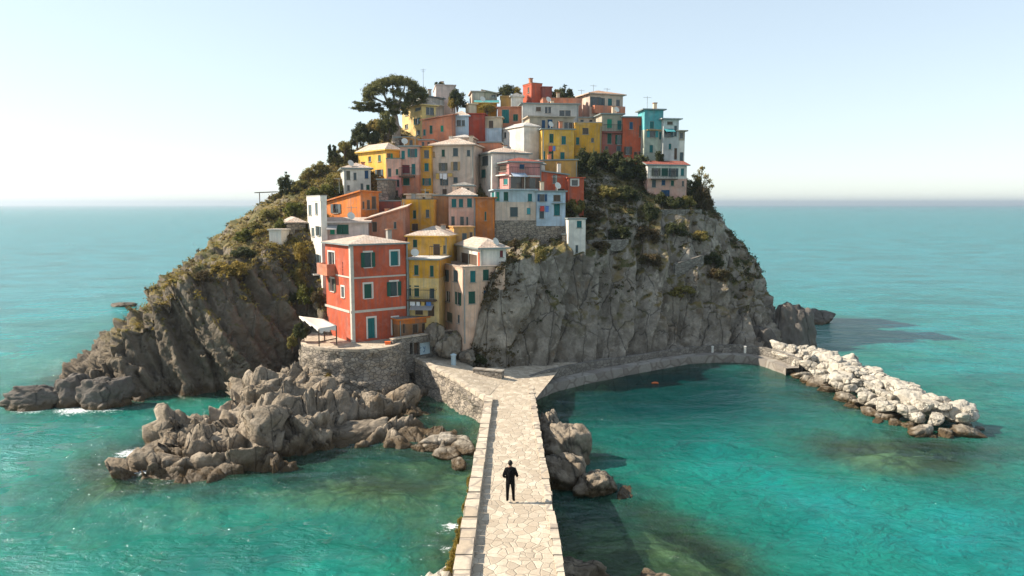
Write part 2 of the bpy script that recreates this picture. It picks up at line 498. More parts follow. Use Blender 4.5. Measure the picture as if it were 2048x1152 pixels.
quads = np.stack([idx[:-1, :-1], idx[:-1, 1:], idx[1:, 1:], idx[1:, :-1]], -1).reshape(-1, 4)
shore = link('rocky_shore', mesh_np('rocky_shore', P2s, quads, [SHORE])); tag(shore, kind='structure')

# ------------------------------------------------------------------ sea bed and sea
pool_edge = [at_z(u, v, 0) for (u, v) in [(1066,803),(1100,787),(1140,776),(1210,759),(1280,746),(1340,734),(1400,726),(1450,723),(1500,726),(1540,738),(1572,752)]]
BW0, BW1 = at_z(1590, 745, 0), at_z(1905, 868, 0)        # breakwater axis
shore_pts = [tuple(k[1][:2]) for k in cols] + [(x, y) for y in np.arange(10, 60, 1) for x in (-1.9, 1.9)]
shore_pts += [(p[0], p[1]) for p in P2s[::3] if -.25 < p[2] < .1]
shore_pts += [tuple((BW0.lerp(BW1, t) + Vector((s * 2.0, 0, 0))).to_2d()) for t in np.linspace(0, 1, 24) for s in (-1, 1)]
shore_pts += [(p.x, p.y) for p in pool_edge]
shore_pts = np.array(shore_pts)
def shore_dist(X):
    out = np.empty(len(X))
    for i in range(0, len(X), 4000):
        out[i:i + 4000] = np.sqrt(((X[i:i + 4000, None, :] - shore_pts[None]) ** 2).sum(2).min(1))
    return out
def bed(X):
    d = shore_dist(X)
    z = -.55 - 6.5 * (1 - np.exp(-d / 9.0))
    sh = np.exp(-(((X[:, 0] + 8) / 8) ** 2 + ((X[:, 1] - 42) / 6.5) ** 2))          # shallow rock shelf west of the causeway
    sh = np.maximum(sh, np.exp(-(((X[:, 0] - 7) / 5) ** 2 + ((X[:, 1] - 28) / 8) ** 2)))
    sh = np.maximum(sh, .8 * np.exp(-(((X[:, 0] - 24) / 7) ** 2 + ((X[:, 1] - 45) / 5) ** 2)))
    z = z + (-.75 - z) * np.clip(sh * 1.3, 0, 1)
    P3 = np.stack([X[:, 0], X[:, 1], np.zeros(len(X))], 1)
    n = fbm(P3 * .16, 4, 61); n2 = chisel(P3, .45, 63, 1)
    z = z + (n * 1.1 + n2 * .45) * (1 - .6 * np.clip(sh, 0, 1))
    return np.minimum(z, -.22), d
bx, by = np.meshgrid(np.concatenate([[-9000, -600, -150], np.arange(-70, 70.1, .8), [150, 600, 9000]]), np.concatenate([[-200, -30], np.arange(4, 120, .8), [160, 600, 9000]]))
X = np.stack([bx.ravel(), by.ravel()], 1)
zb, _ = bed(X)
zb = np.where((np.abs(X[:, 0]) > 100) | (X[:, 1] > 130) | (X[:, 1] < 0), -9, zb)
nrw, ncl = bx.shape; idx = np.arange(nrw * ncl).reshape(nrw, ncl)
quads = np.stack([idx[:-1, :-1], idx[:-1, 1:], idx[1:, 1:], idx[1:, :-1]], -1).reshape(-1, 4)
t = NT('sea_bed'); co = t.coord()
c = t.mix(t.ramp(t.noise(co, .16, 6, .65, .8), [(.42, 0), (.55, 1)]), (.10, .085, .035), (.42, .38, .24))
c = t.mix(t.ramp(t.voro(co, .55, 'DISTANCE_TO_EDGE'), [(.0, .7), (.12, 0)]), c, (.045, .045, .02))
c = t.mix(t.ramp(t.noise(co, 1.1, 5, .7), [(.4, .6), (.6, 0)]), c, (.06, .055, .02))
sb = link('seabed', mesh_np('seabed', np.stack([X[:, 0], X[:, 1], zb], 1), quads, [t.done(c, t.bump(t.noise(co, 1.5, 6), .8, .3), .95)]))
tag(sb, kind='structure')

ext = np.array([5, 13, 30, 60, 120, 240, 480, 900, 1800, 3600, 6000, 9000.])
wx = np.concatenate([-60 - ext[::-1], np.arange(-60, 60.1, .5), 60 + ext])
wy = np.concatenate([-np.array([600, 200, 60, 20, 0.])[::1], np.arange(14, 112, .5), 112 + ext])
wxx, wyy = np.meshgrid(wx, wy)
X = np.stack([wxx.ravel(), wyy.ravel()], 1)
zb, dsh = bed(X)
far = np.clip((np.maximum(np.abs(X[:, 0]) - 55, X[:, 1] - 105)) / 60, 0, 1)
zb = zb * (1 - far) - 8.6 * far
foam = .85 * np.exp(-(dsh / 1.0) ** 2) * sstep(8, 14, -X[:, 0]) * (1 - sstep(58, 64, X[:, 1])) * (.55 + .6 * vnoise(np.stack([X[:, 0] * .3, X[:, 1] * .3, 0 * X[:, 0]], 1), 7))
for (u, v, r, s) in [(60,822,2.6,.9),(150,822,2.6,1),(215,822,2.2,.9),(330,815,2.5,.5),(420,812,2.2,.4),(280,905,2.4,1),(300,890,2.0,.7),(275,940,2.2,1),(340,962,1.8,.8),(420,958,2,.55),(560,930,1.9,.8),(620,915,1.4,.5),
                     (905,1050,1.0,1),(880,1068,1.0,.8),(225,612,4,.7),(190,618,4,.5),(1960,868,1.6,.8),(1930,840,1.5,.5),(1640,690,2,.4),(890,1100,.9,.9),(640,640,3,.0)]:
    p = at_z(u, v, 0)
    foam = np.maximum(foam, s * np.exp(-(((X[:, 0] - p.x) / (r * 1.35)) ** 2 + ((X[:, 1] - p.y) / r) ** 2)))
nrw, ncl = wxx.shape; idx = np.arange(nrw * ncl).reshape(nrw, ncl)
quads = np.stack([idx[:-1, :-1], idx[:-1, 1:], idx[1:, 1:], idx[1:, :-1]], -1).reshape(-1, 4)
P3 = np.stack([X[:, 0], X[:, 1], 0 * X[:, 0]], 1)
near = (np.abs(X[:, 0]) < 60) & (X[:, 1] < 112) & (X[:, 1] > 14)
wz = np.where(near, .10 * fbm(P3 * np.array([.22, .5, 1]), 3, 71), 0) * (1 - sstep(25, 55, np.abs(X[:, 0]))) * (1 - sstep(75, 105, X[:, 1])) * sstep(14, 22, X[:, 1])
me = mesh_np('sea', np.stack([X[:, 0], X[:, 1], wz], 1), quads, smooth=True)
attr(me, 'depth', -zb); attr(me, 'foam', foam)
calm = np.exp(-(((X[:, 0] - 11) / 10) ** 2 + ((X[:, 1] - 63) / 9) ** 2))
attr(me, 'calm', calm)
attr(me, 'pool_shade', np.exp(-(((X[:, 0] - 11) / 15) ** 2 + ((X[:, 1] - 62) / 14) ** 2)) * sstep(.5, 2.5, X[:, 0]))  # mask for the shade painted over the pool

def sea_mat():
    t = NT('sea_water')
    co = t.coord('Object')
    dep = t.attr('depth')
    depn = t.math('ADD', dep, t.math('MULTIPLY', t.math('SUBTRACT', t.noise(co, .09, 5, .6, .6), .5), 3.0))
    deepc = t.ramp(t.math('MULTIPLY', depn, .1), [(.07, (.04, .085, .045)), (.26, (.010, .165, .12)), (.5, (.005, .18, .145)), (.75, (.005, .22, .225)), (1.0, (.012, .235, .27))])
    nrm = t.bump(t.noise(t.coord('Object', (1, 2.2, 1), (0, 0, R(8))), .13, 3, .6, .5), .8, .9)
    nrm = t.bump(t.noise(t.coord('Object', (1, 1.5, 1), (0, 0, R(12))), .5, 3, .55, .6), .95, .38, nrm)
    nrm = t.bump(t.noise(t.coord('Object', (1, 1.7, 1), (0, 0, R(-14))), 1.6, 5, .62, 1.0), .95, .17, nrm)
    nrm = t.bump(t.noise(t.coord('Object', (1, 1.4, 1)), 6.5, 3, .6), .6, .025, nrm)
    dk = t.ramp(t.noise(t.coord('Object', (1, 1.8, 1)), .07, 6, .62, .8), [(.42, .0), (.66, .75)])
    deepc = t.mix(dk, deepc, t.mix(.5, (.003, .085, .09), (.002, .11, .075)))
    deepc = t.mix(t.ramp(t.attr('pool_shade'), [(.12, 0), (.75, .96)]), deepc, (.0005, .032, .033))  # pool darkened: cliff shadow and reflection painted into the water colour
    cs = t.math('SUBTRACT', 1.0, t.math('MULTIPLY', t.attr('calm'), .72))
    for nd in t.t.nodes:
        if nd.type == 'BUMP': t.l(t.math('MULTIPLY', cs, nd.inputs['Strength'].default_value), nd.inputs['Strength'])
    body = t.n('BsdfDiffuse'); t.l(deepc, body.inputs[0]); t.l(nrm, body.inputs['Normal'])
    clear = t.n('BsdfTransparent'); clear.inputs[0].default_value = (.60, .86, .70, 1)
    k = t.math('SUBTRACT', 1.0, t.math('POWER', 2.718, t.math('MULTIPLY', dep, -.48)), True)
    k = t.math('MAXIMUM', t.math('MINIMUM', k, .97), .25)
    m1 = t.n('MixShader'); t.l(k, m1.inputs[0]); t.l(clear.outputs[0], m1.inputs[1]); t.l(body.outputs[0], m1.inputs[2])
    gl = t.n('BsdfGlossy'); gl.inputs['Roughness'].default_value = .07; t.l(nrm, gl.inputs['Normal'])
    fr = t.n('Fresnel'); fr.inputs[0].default_value = 1.34; t.l(t.bump(t.noise(co, .35, 3), .25, .3), fr.inputs['Normal'])
    m2 = t.n('MixShader'); t.l(t.math('MINIMUM', t.math('MULTIPLY', fr.outputs[0], .72), .42), m2.inputs[0]); t.l(m1.outputs[0], m2.inputs[1]); t.l(gl.outputs[0], m2.inputs[2])
    fo = t.math('ADD', t.math('MULTIPLY', t.attr('foam'), .68), t.math('SUBTRACT', t.noise(t.coord('Object', (1, 1.6, 1)), 1.9, 10, .8, 2.0), .98))
    fm = t.ramp(fo, [(.10, 0), (.2, .95)])
    fd = t.n('BsdfDiffuse'); fd.inputs[0].default_value = (.78, .80, .80, 1)
    m3 = t.n('MixShader'); t.l(fm, m3.inputs[0]); t.l(m2.outputs[0], m3.inputs[1]); t.l(fd.outputs[0], m3.inputs[2])
    t.l(m3.outputs[0], t.out.inputs[0])
    t.t.nodes.remove(t.b)
    return t.m
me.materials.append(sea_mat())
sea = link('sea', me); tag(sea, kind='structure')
# ------------------------------------------------------------------ causeway, paths and walls
def deck_z(y): return 3.23 - .0625 * (y - 29.4)
WALLST = stone_mat('rubble_wall', (.30, .25, .19), (.40, .34, .27), (.22, .19, .16), 2.6)
WALLGREY = stone_mat('grey_wall', (.22, .195, .165), (.30, .27, .23), (.16, .145, .125), 2.4)
PALE = stone_mat('pale_stone', (.50, .42, .32), (.62, .53, .41), (.43, .345, .25), .9, (.30, .25, .2), (1, 1, 1), .35)

def paving_mat():
    t = NT('flagstones'); co = t.coord('Object', (1, .8, 1))
    nz = t.n('TexNoise'); t.l(co, nz.inputs['Vector']); nz.inputs['Scale'].default_value = 1.1
    mx = t.mix(.28, co, nz.outputs['Color'], 'ADD')
    edge = t.voro(mx, 2.7, 'DISTANCE_TO_EDGE', rand=.95)
    cell = t.sep(t.voro(mx, 2.7, 'F1', 'Color', .95))
    c = t.mix(cell[0], (.40, .335, .245), (.62, .54, .42))
    c = t.mix(t.ramp(cell[1], [(.6, 0), (.95, .8)]), c, (.36, .30, .225))
    c = t.mix(t.ramp(t.noise(co, 2.5, 7, .7, .5), [(.38, .5), (.62, 0)]), c, (.38, .29, .205))
    c = t.mix(t.ramp(t.noise(co, 14, 4, .7), [(.3, .35), (.6, 0)]), c, (.27, .23, .19))
    dirt = t.ramp(t.noise(co, .9, 5, .6), [(.45, .0), (.7, .9)])
    j = t.ramp(edge, [(.006, .85), (.034, 0)])
    j = t.math('MULTIPLY', j, t.math('ADD', t.math('MULTIPLY', dirt, .5), .5))
    c = t.mix(j, c, (.20, .16, .115))
    h = t.math('ADD', t.ramp(edge, [(0, 0), (.07, 1)]), t.math('MULTIPLY', t.noise(co, 5, 6, .65), .7))
    h = t.math('ADD', h, t.math('MULTIPLY', cell[2], .5))
    return t.done(c, t.bump(h, .55, .035), .8)
PAVE = paving_mat()

def sheet(xa, xb, ys, zf, step=.3, jit=.03, k=3):
    """paved strip between x = xa(y) and xb(y)"""
    n = int((xb(ys[0]) - xa(ys[0])) / step) + 2
    V = []
    for y in ys:
        for i in range(n):
            V.append((xa(y) + (xb(y) - xa(y)) * i / (n - 1), y, zf(y)))
    V = np.array(V); V[:, 2] += jit * fbm(V * np.array([.8, .8, 0]), 3, k)
    idx = np.arange(len(V)).reshape(len(ys), n)
    return V, np.stack([idx[:-1, :-1], idx[:-1, 1:], idx[1:, 1:], idx[1:, :-1]], -1).reshape(-1, 4)

def wall_face(path, ztop, zbot, step=.22, rough=.16, k=5, batter=.06):
    """rough masonry face under a polyline (outward = right of travel); returns V, quads"""
    pts = [Vector(p) for p in path]
    cols_ = []
    for a, b in zip(pts, pts[1:]):
        n = max(1, int((b - a).length / step))
        for i in range(n): cols_.append(a.lerp(b, i / n))
    cols_.append(pts[-1])
    V = []
    nr_ = 0
    for i, p in enumerate(cols_):
        q = cols_[min(i + 1, len(cols_) - 1)] - cols_[max(i - 1, 0)]
        o = Vector((q.y, -q.x, 0)).normalized()
        zt, zb_ = ztop(p), zbot(p)
        nr_ = 26
        for j in range(nr_ + 1):
            z = zt + (zb_ - zt) * j / nr_
            V.append((p.x + o.x * batter * (zt - z), p.y + o.y * batter * (zt - z), z, o.x, o.y, j / nr_))
    V = np.array(V)
    P_ = V[:, :3]
    d = rough * (chisel(P_, 1.2, k, 1) * .8 + fbm(P_ * 2.2, 3, k + 1) * .5) * np.clip(V[:, 5] * 8, 0, 1) 
    low = sstep(.45, .95, V[:, 5]) * .35 * (fbm(P_ * .8, 3, k + 2) + .6)
    out = P_.copy(); out[:, 0] += V[:, 3] * (d + low); out[:, 1] += V[:, 4] * (d + low)
    idx = np.arange(len(V)).reshape(len(cols_), nr_ + 1)
    return out, np.stack([idx[:-1, :-1], idx[:-1, 1:], idx[1:, 1:], idx[1:, :-1]], -1).reshape(-1, 4)

cw = empty('stone_causeway', (0, 30, 0))
tag(cw, 'pale flagstone causeway leading from the foreground to the island, low parapet along its west side', 'causeway')
def inv(V): V = np.array(V, float); V[:, 1] -= 30; return V
xl_ = lambda y: -1.32 - .002 * (y - 30)
xr_ = lambda y: 1.42 - .006 * (y - 30)
V, Q_ = sheet(xl_, xr_, np.arange(6, 59.1, .3), deck_z)
link('paving', mesh_np('paving', inv(V), Q_, [PAVE], True), cw)
V, Q_ = wall_face([(-1.86, 59, 0), (-1.86, 6, 0)][::-1], lambda p: deck_z(p.y) + .04, lambda p: -2.2, k=15)
# outward for the west face is -x: travel towards +y puts right of travel at +x, so mirror it
V, Q_ = wall_face([(-1.84, 50.6, 0), (-1.84, 6, 0)], lambda p: deck_z(p.y) + .04, lambda p: -2.2, k=15, rough=.2)
link('side_wall', mesh_np('side_wall', inv(V), Q_, [WALLST]), cw)
V, Q_ = wall_face([(1.74, 6, 0), (1.60, 59.2, 0)], lambda p: deck_z(p.y) - .02, lambda p: -2.2, k=25, rough=.22)
link('side_wall', mesh_np('side_wall', inv(V), Q_, [WALLST]), cw)
r2 = random.Random(3)
m = MB(); y = 6.0
while y < 50.4:
    L = r2.uniform(.65, 1.35); y2 = min(y + L, 50.6)
    x0, x1 = -1.88 + r2.uniform(-.04, .03), -1.30 + r2.uniform(-.02, .02)
    h0 = .30 + r2.uniform(-.03, .03)
    za, zc = deck_z(y), deck_z(y2)
    g = .002
    bot = [(x0, y + g, za - .2), (x1, y + g, za - .2), (x1, y2 - g, zc - .2), (x0, y2 - g, zc - .2)]
    top = [(x0 + .03, y + g + .02, za + h0), (x1 - .03, y + g + .02, za + h0), (x1 - .03, y2 - g - .02, zc + h0), (x0 + .03, y2 - g - .02, zc + h0)]
    m.prism([(p[0], p[1] - 30, p[2]) for p in bot], [(p[0], p[1] - 30, p[2]) for p in top])
    y = y2
m.build('parapet', PALE, cw)
m = MB(); y = 6.0
while y < 58.6:
    L = r2.uniform(.45, 1.0); y2 = min(y + L, 58.8)
    x1 = 1.76 - .0026 * (y - 6) + r2.uniform(-.05, .05); x0 = xr_(y) - .02 + r2.uniform(-.06, .02)
    za, zc = deck_z(y), deck_z(y2); h0 = .035 + r2.uniform(0, .05); g = .01
    m.prism([(x0, y + g - 30, za - .25), (x1, y + g - 30, za - .25), (x1, y2 - g - 30, zc - .25), (x0, y2 - g - 30, zc - .25)],
            [(x0 + .015, y + g - 29.99, za + h0), (x1 - .02, y + g - 29.99, za + h0), (x1 - .02, y2 - g - 30.01, zc + h0), (x0 + .015, y2 - g - 30.01, zc + h0)])
    y = y2
m.build('edging', PALE, cw)

# the landing where the causeway meets the island, and the ramp climbing west to the terrace
def poly_sheet(name, pts, mat, kind='structure', sub=7):
    bm = bmesh.new()
    bm.faces.new([bm.verts.new(p) for p in pts])
    bmesh.ops.triangulate(bm, faces=bm.faces)
    me_ = bpy.data.meshes.new(name); bm.to_mesh(me_); bm.free(); me_.materials.append(mat)
    o = link(name, me_); tag(o, kind=kind); return o
PA = [(-1.84, 50.6, deck_z(50.6) + .03), (-4.2, 54.8, 2.25), (-6.6, 58.6, 2.5), (-8.9, 62.0, 2.65)]      # outer edge of the ramp
PB = [(-1.0, 55.5, 1.7), (-2.6, 59.4, 1.95), (-4.6, 61.8, 2.35), (-6.6, 64.6, 2.65)]                     # inner edge
for i in range(3):
    poly_sheet('path', [PA[i], PB[i], PB[i + 1], PA[i + 1]], PAVE)
poly_sheet('path', [(-1.33, 50.6, deck_z(50.6) - .02), (1.6, 50.6, deck_z(50.6) - .02), (1.6, 59.2, deck_z(59.2) + .02), (4, 62.5, 1.25), (6, 66, 1.2), (2, 65, 1.4), (-1.2, 63, 1.6), (-2.6, 59.4, 1.94), (-1.0, 55.5, 1.69), (-1.84, 50.6, deck_z(50.6))], PAVE)
V, Q_ = wall_face([(p[0], p[1], 0) for p in reversed(PA)], lambda p: np.interp(p.y, [50.6, 54.8, 58.6, 62], [1.94, 2.25, 2.5, 2.65]) , lambda p: -1.2, k=35, rough=.2, step=.18)
ow = link('retaining_wall', mesh_np('retaining_wall', V, Q_, [WALLST]))
tag(ow, 'tall rubble wall carrying the ramp between the causeway and the terrace, half in sun', 'wall')
m = MB(); 
for a, b in zip(PA, PA[1:]):
    a, b = Vector(a), Vector(b); d_ = (b - a).normalized(); o_ = Vector((-d_.y, d_.x, 0)).normalized()
    n = 4
    for i in range(n):
        p, q = a.lerp(b, i / n + .004), a.lerp(b, (i + 1) / n - .004)
        m.prism([p + o_ * .06 - Vector((0, 0, .2)), p - o_ * .34 - Vector((0, 0, .2)), q - o_ * .34 - Vector((0, 0, .2)), q + o_ * .06 - Vector((0, 0, .2))],
                [p + o_ * .05 + Vector((0, 0, .12)), p - o_ * .33 + Vector((0, 0, .12)), q - o_ * .33 + Vector((0, 0, .12)), q + o_ * .05 + Vector((0, 0, .12))])
m.build('coping', PALE, ow)

# pool walk: a low ledge at the water, a parapet behind it, a strip of path under the cliff
def offset(pl, d):
    out = []
    for i, p in enumerate(pl):
        t_ = (pl[min(i + 1, len(pl) - 1)] - pl[max(i - 1, 0)]).to_2d().normalized()
        out.append(Vector((p.x - t_.y * d, p.y + t_.x * d, 0)))
    return out
pe = [Vector((p.x, p.y, 0)) for p in pool_edge]
def resample(pl, step):
    out = []
    for a, b in zip(pl, pl[1:]):
        n = max(1, int((b - a).length / step)); out += [a.lerp(b, i / n) for i in range(n)]
    return out + [pl[-1]]
pe = resample(pe, .7)
for _ in range(4): pe = [pe[0]] + [(pe[i - 1] + pe[i] * 2 + pe[i + 1]) / 4 for i in range(1, len(pe) - 1)] + [pe[-1]]
CONC = stone_mat('worn_concrete', (.30, .27, .23), (.36, .33, .28), (.24, .21, .18), .7, (.2, .17, .14), (1, 1, 1), .4)
def strip(name, d0, d1, zb_, zt_, mat, parent=None, z0=0, jit=.03):
    a, b = offset(pe, d0), offset(pe, d1)
    m = MB(); rr = random.Random(9)
    jj = [rr.uniform(-jit, jit) for _ in a]
    for i in range(len(a) - 1):
        zt0, zt1 = zt_(i / (len(a) - 1)) + jj[i] * .5, zt_((i + 1) / (len(a) - 1)) + jj[i + 1] * .5
        A0, A1, B0, B1 = a[i] + Vector((jj[i], -jj[i], 0)), a[i + 1] + Vector((jj[i + 1], -jj[i + 1], 0)), b[i], b[i + 1]
        up = lambda p, z: Vector((p.x, p.y, z))
        m.face([up(A0, zb_), up(A1, zb_), up(A1, zt1), up(A0, zt0)])
        m.face([up(A0, zt0), up(A1, zt1), up(B1, zt1), up(B0, zt0)])
        m.face([up(B1, zb_), up(B0, zb_), up(B0, zt0), up(B1, zt1)])
    return m.build(name, mat, parent)
pw = empty('pool_walk', (0, 0, 0))
tag(pw, 'curved stone walkway and low parapet around the still pool at the foot of the cliff', 'sea wall')
strip('ledge', 0, 1.25, -1.5, lambda s: .72 + .25 * max(0, 1 - s * 6), CONC, pw)
strip('parapet', 1.252, 1.62, -.5, lambda s: 1.42 + .12 * math.sin(s * 9), WALLGREY, pw)
strip('walk_path', 1.622, 3.6, -.6, lambda s: .98, CONC, pw, jit=.01)
# ------------------------------------------------------------------ sea haze
m = MB(); m.box((-9500, -700, -12), (19000, 0, 0), (0, 10500, 0), (0, 0, 12 + 46))
t = NT('haze_air'); t.t.nodes.remove(t.b)
pv = t.n('VolumePrincipled')
pv.inputs['Color'].default_value = (.84, .93, 1, 1)
pv.inputs['Density'].default_value = .00026
pv.inputs['Anisotropy'].default_value = .65
t.l(pv.outputs[0], t.out.inputs['Volume'])
hz_ = m.build('haze', t.m); tag(hz_, kind='stuff')
# ------------------------------------------------------------------ houses
CL = dict(red=(.54, .10, .042), darkred=(.36, .05, .025), orange=(.62, .19, .035), salmon=(.58, .22, .12), yellow=(.72, .405, .055), gold=(.70, .34, .028),
          paleyel=(.72, .50, .19), ochre=(.52, .28, .075), brown=(.34, .17, .075), cream=(.66, .53, .37), creampink=(.62, .47, .36), peach=(.66, .44, .31), white=(.72, .66, .575),
          offwhite=(.62, .58, .51), lilac=(.58, .48, .43), pink=(.64, .36, .27), rose=(.58, .24, .21), maroon=(.33, .095, .07), lightblue=(.46, .57, .66), bluegrey=(.42, .50, .53), greywhite=(.50, .50, .47),
          grey=(.36, .34, .30), beige=(.46, .38, .28), teal=(.10, .40, .42), palegreen=(.44, .47, .37), stone=(.3, .26, .2))
def louvre(name, col):
    t = NT(name); co = t.coord('World')
    w = t.n('TexWave', bands_direction='Z'); t.l(co, w.inputs[0]); w.inputs['Scale'].default_value = 5.5
    c = t.mix(t.noise(co, 1.2, 4), mul(col, .75), mul(col, 1.3))
    return t.done(c, t.bump(w.outputs['Fac'], .5, .02), .6)
SHUT = dict(g=louvre('shutter_green', (.012, .075, .052)), t=louvre('shutter_teal', (.012, .125, .125)), b=louvre('shutter_blue', (.015, .06, .13)), s=louvre('shutter_slate', (.07, .095, .10)),
            o=louvre('shutter_olive', (.10, .10, .07)), n=louvre('shutter_tan', (.40, .26, .13)), m=louvre('shutter_maroon', (.16, .03, .035)), e=louvre('shutter_emerald', (.01, .22, .13)), u=louvre('shutter_aqua', (.05, .28, .30)), k=louvre('shutter_brown', (.10, .07, .05)))
def glass_mat():
    t = NT('window_glass'); t.b.inputs['Specular IOR Level'].default_value = .6
    co = t.coord('World'); return t.done(t.mix(t.noise(co, .8, 2), (.012, .014, .017), (.05, .06, .065)), rough=.12)
GLASS = glass_mat()
TRIM = plain('window_trim', (.62, .58, .52), .7, .15)
FRAME = plain('window_frame', (.30, .28, .24), .7, .2)
WOODT = plain('dark_timber', (.09, .06, .04), .8)
IRON = plain('wrought_iron', (.03, .03, .032), .5)
GUTTER = plain('gutter_metal', (.22, .25, .24), .45)
def roof_mat(name, c1, c2, c3):
    t = NT(name); co = t.coord('World'); uv = t.n('TexCoord').outputs['UV']
    mp = t.n('Mapping'); t.l(uv, mp.inputs[0])
    br = t.n('TexBrick'); t.l(mp.outputs[0], br.inputs[0]); br.inputs['Scale'].default_value = 1; br.inputs['Brick Width'].default_value = .26; br.inputs['Row Height'].default_value = .32
    br.inputs['Mortar Size'].default_value = .02; br.inputs['Color1'].default_value = (0, 0, 0, 1); br.inputs['Color2'].default_value = (1, 1, 1, 1); br.inputs['Mortar'].default_value = (.5, .5, .5, 1)
    c = t.mix(br.outputs['Color'], c1, c2)
    c = t.mix(t.ramp(t.noise(co, .8, 6, .65, .6), [(.45, 0), (.65, .8)]), c, c3)
    c = t.mix(t.ramp(t.noise(co, 3, 5, .7), [(.38, .55), (.6, 0)]), c, mul(c1, .5))
    c = t.mix(t.math('MULTIPLY', br.outputs['Fac'], .6), c, mul(c1, .4))
    w = t.n('TexWave', bands_direction='X'); t.l(mp.outputs[0], w.inputs[0]); w.inputs['Scale'].default_value = 3.2
    h = t.math('ADD', t.math('MULTIPLY', w.outputs['Fac'], .35), t.math('MULTIPLY', br.outputs['Fac'], -.6))
    h = t.math('ADD', h, t.math('MULTIPLY', t.noise(co, 4, 5, .7), .8))
    return t.done(c, t.bump(h, .7, .07), .9)
ROOF = dict(pale=roof_mat('roof_pale_tile', (.55, .44, .35), (.66, .57, .48), (.60, .40, .29)), terra=roof_mat('roof_terracotta', (.45, .22, .12), (.56, .34, .2), (.55, .42, .32)),
            grey=roof_mat('roof_slate', (.25, .24, .22), (.36, .34, .31), (.4, .34, .28)), red=roof_mat('roof_red_tile', (.30, .07, .05), (.38, .12, .08), (.3, .17, .13)), white=roof_mat('roof_whitewashed', (.62, .58, .53), (.70, .66, .6), (.55, .46, .38)),
            teal=roof_mat('roof_teal_sheet', (.05, .28, .28), (.08, .38, .38), (.2, .4, .36)))

def slope_D(u, v):
    """ground distance of the village slope z = 4 + .66 (D - 62) in the picture direction (u, v)"""
    q = at(u, v, 1.0).z - CAM_Z
    return (CAM_Z - 4 + .66 * 62) / (.66 - q)

def wall_face_holes(m, O, d, w, z0, zt0, zt1, wins, nrm, mi=0, rec=.13, split=None):
    O, d, nrm = Vector((O[0], O[1], 0)), Vector((d[0], d[1], 0)), Vector((nrm[0], nrm[1], 0))
    top = lambda s: zt0 + (zt1 - zt0) * s / w
    P = lambda s, z, k=0.0: O + d * s - nrm * k + Vector((0, 0, z))
    bs = sorted({0.0, w, *[x for q in wins for x in (q[0], q[1])]})
    bs = [b for b in bs if 0 <= b <= w]
    for a, b in zip(bs, bs[1:]):
        if b - a < 1e-4: continue
        mid = (a + b) / 2
        ws = sorted([(q[2], q[3]) for q in wins if q[0] < mid < q[1]])
        z = z0
        segs = []
        for (za, zb) in ws:
            if za > z: segs.append((z, za))
            z = max(z, zb)
        segs.append((z, None))
        for (za, zb) in segs:
            parts = [(za, zb, mi)]
            if split is not None and za < split and (zb is None or zb > split):
                parts = [(za, split, 1), (split, zb, mi)]
            elif split is not None and zb is not None and zb <= split:
                parts = [(za, zb, 1)]
            for (a_, b_, k_) in parts:
                ta, tb = (b_, b_) if b_ is not None else (top(a), top(b))
                m.face([P(a, a_), P(b, a_), P(b, tb), P(a, ta)], k_)
    for q in wins:
        s0, s1, za, zb = q[:4]
        k_ = 1 if split is not None and zb <= split else mi
        m.face([P(s0, za), P(s0, za, rec), P(s0, zb, rec), P(s0, zb)], k_)
        m.face([P(s1, za), P(s1, zb), P(s1, zb, rec), P(s1, za, rec)], k_)
        m.face([P(s0, zb), P(s0, zb, rec), P(s1, zb, rec), P(s1, zb)], k_)
        m.face([P(s0, za), P(s1, za), P(s1, za, rec), P(s0, za, rec)], k_)

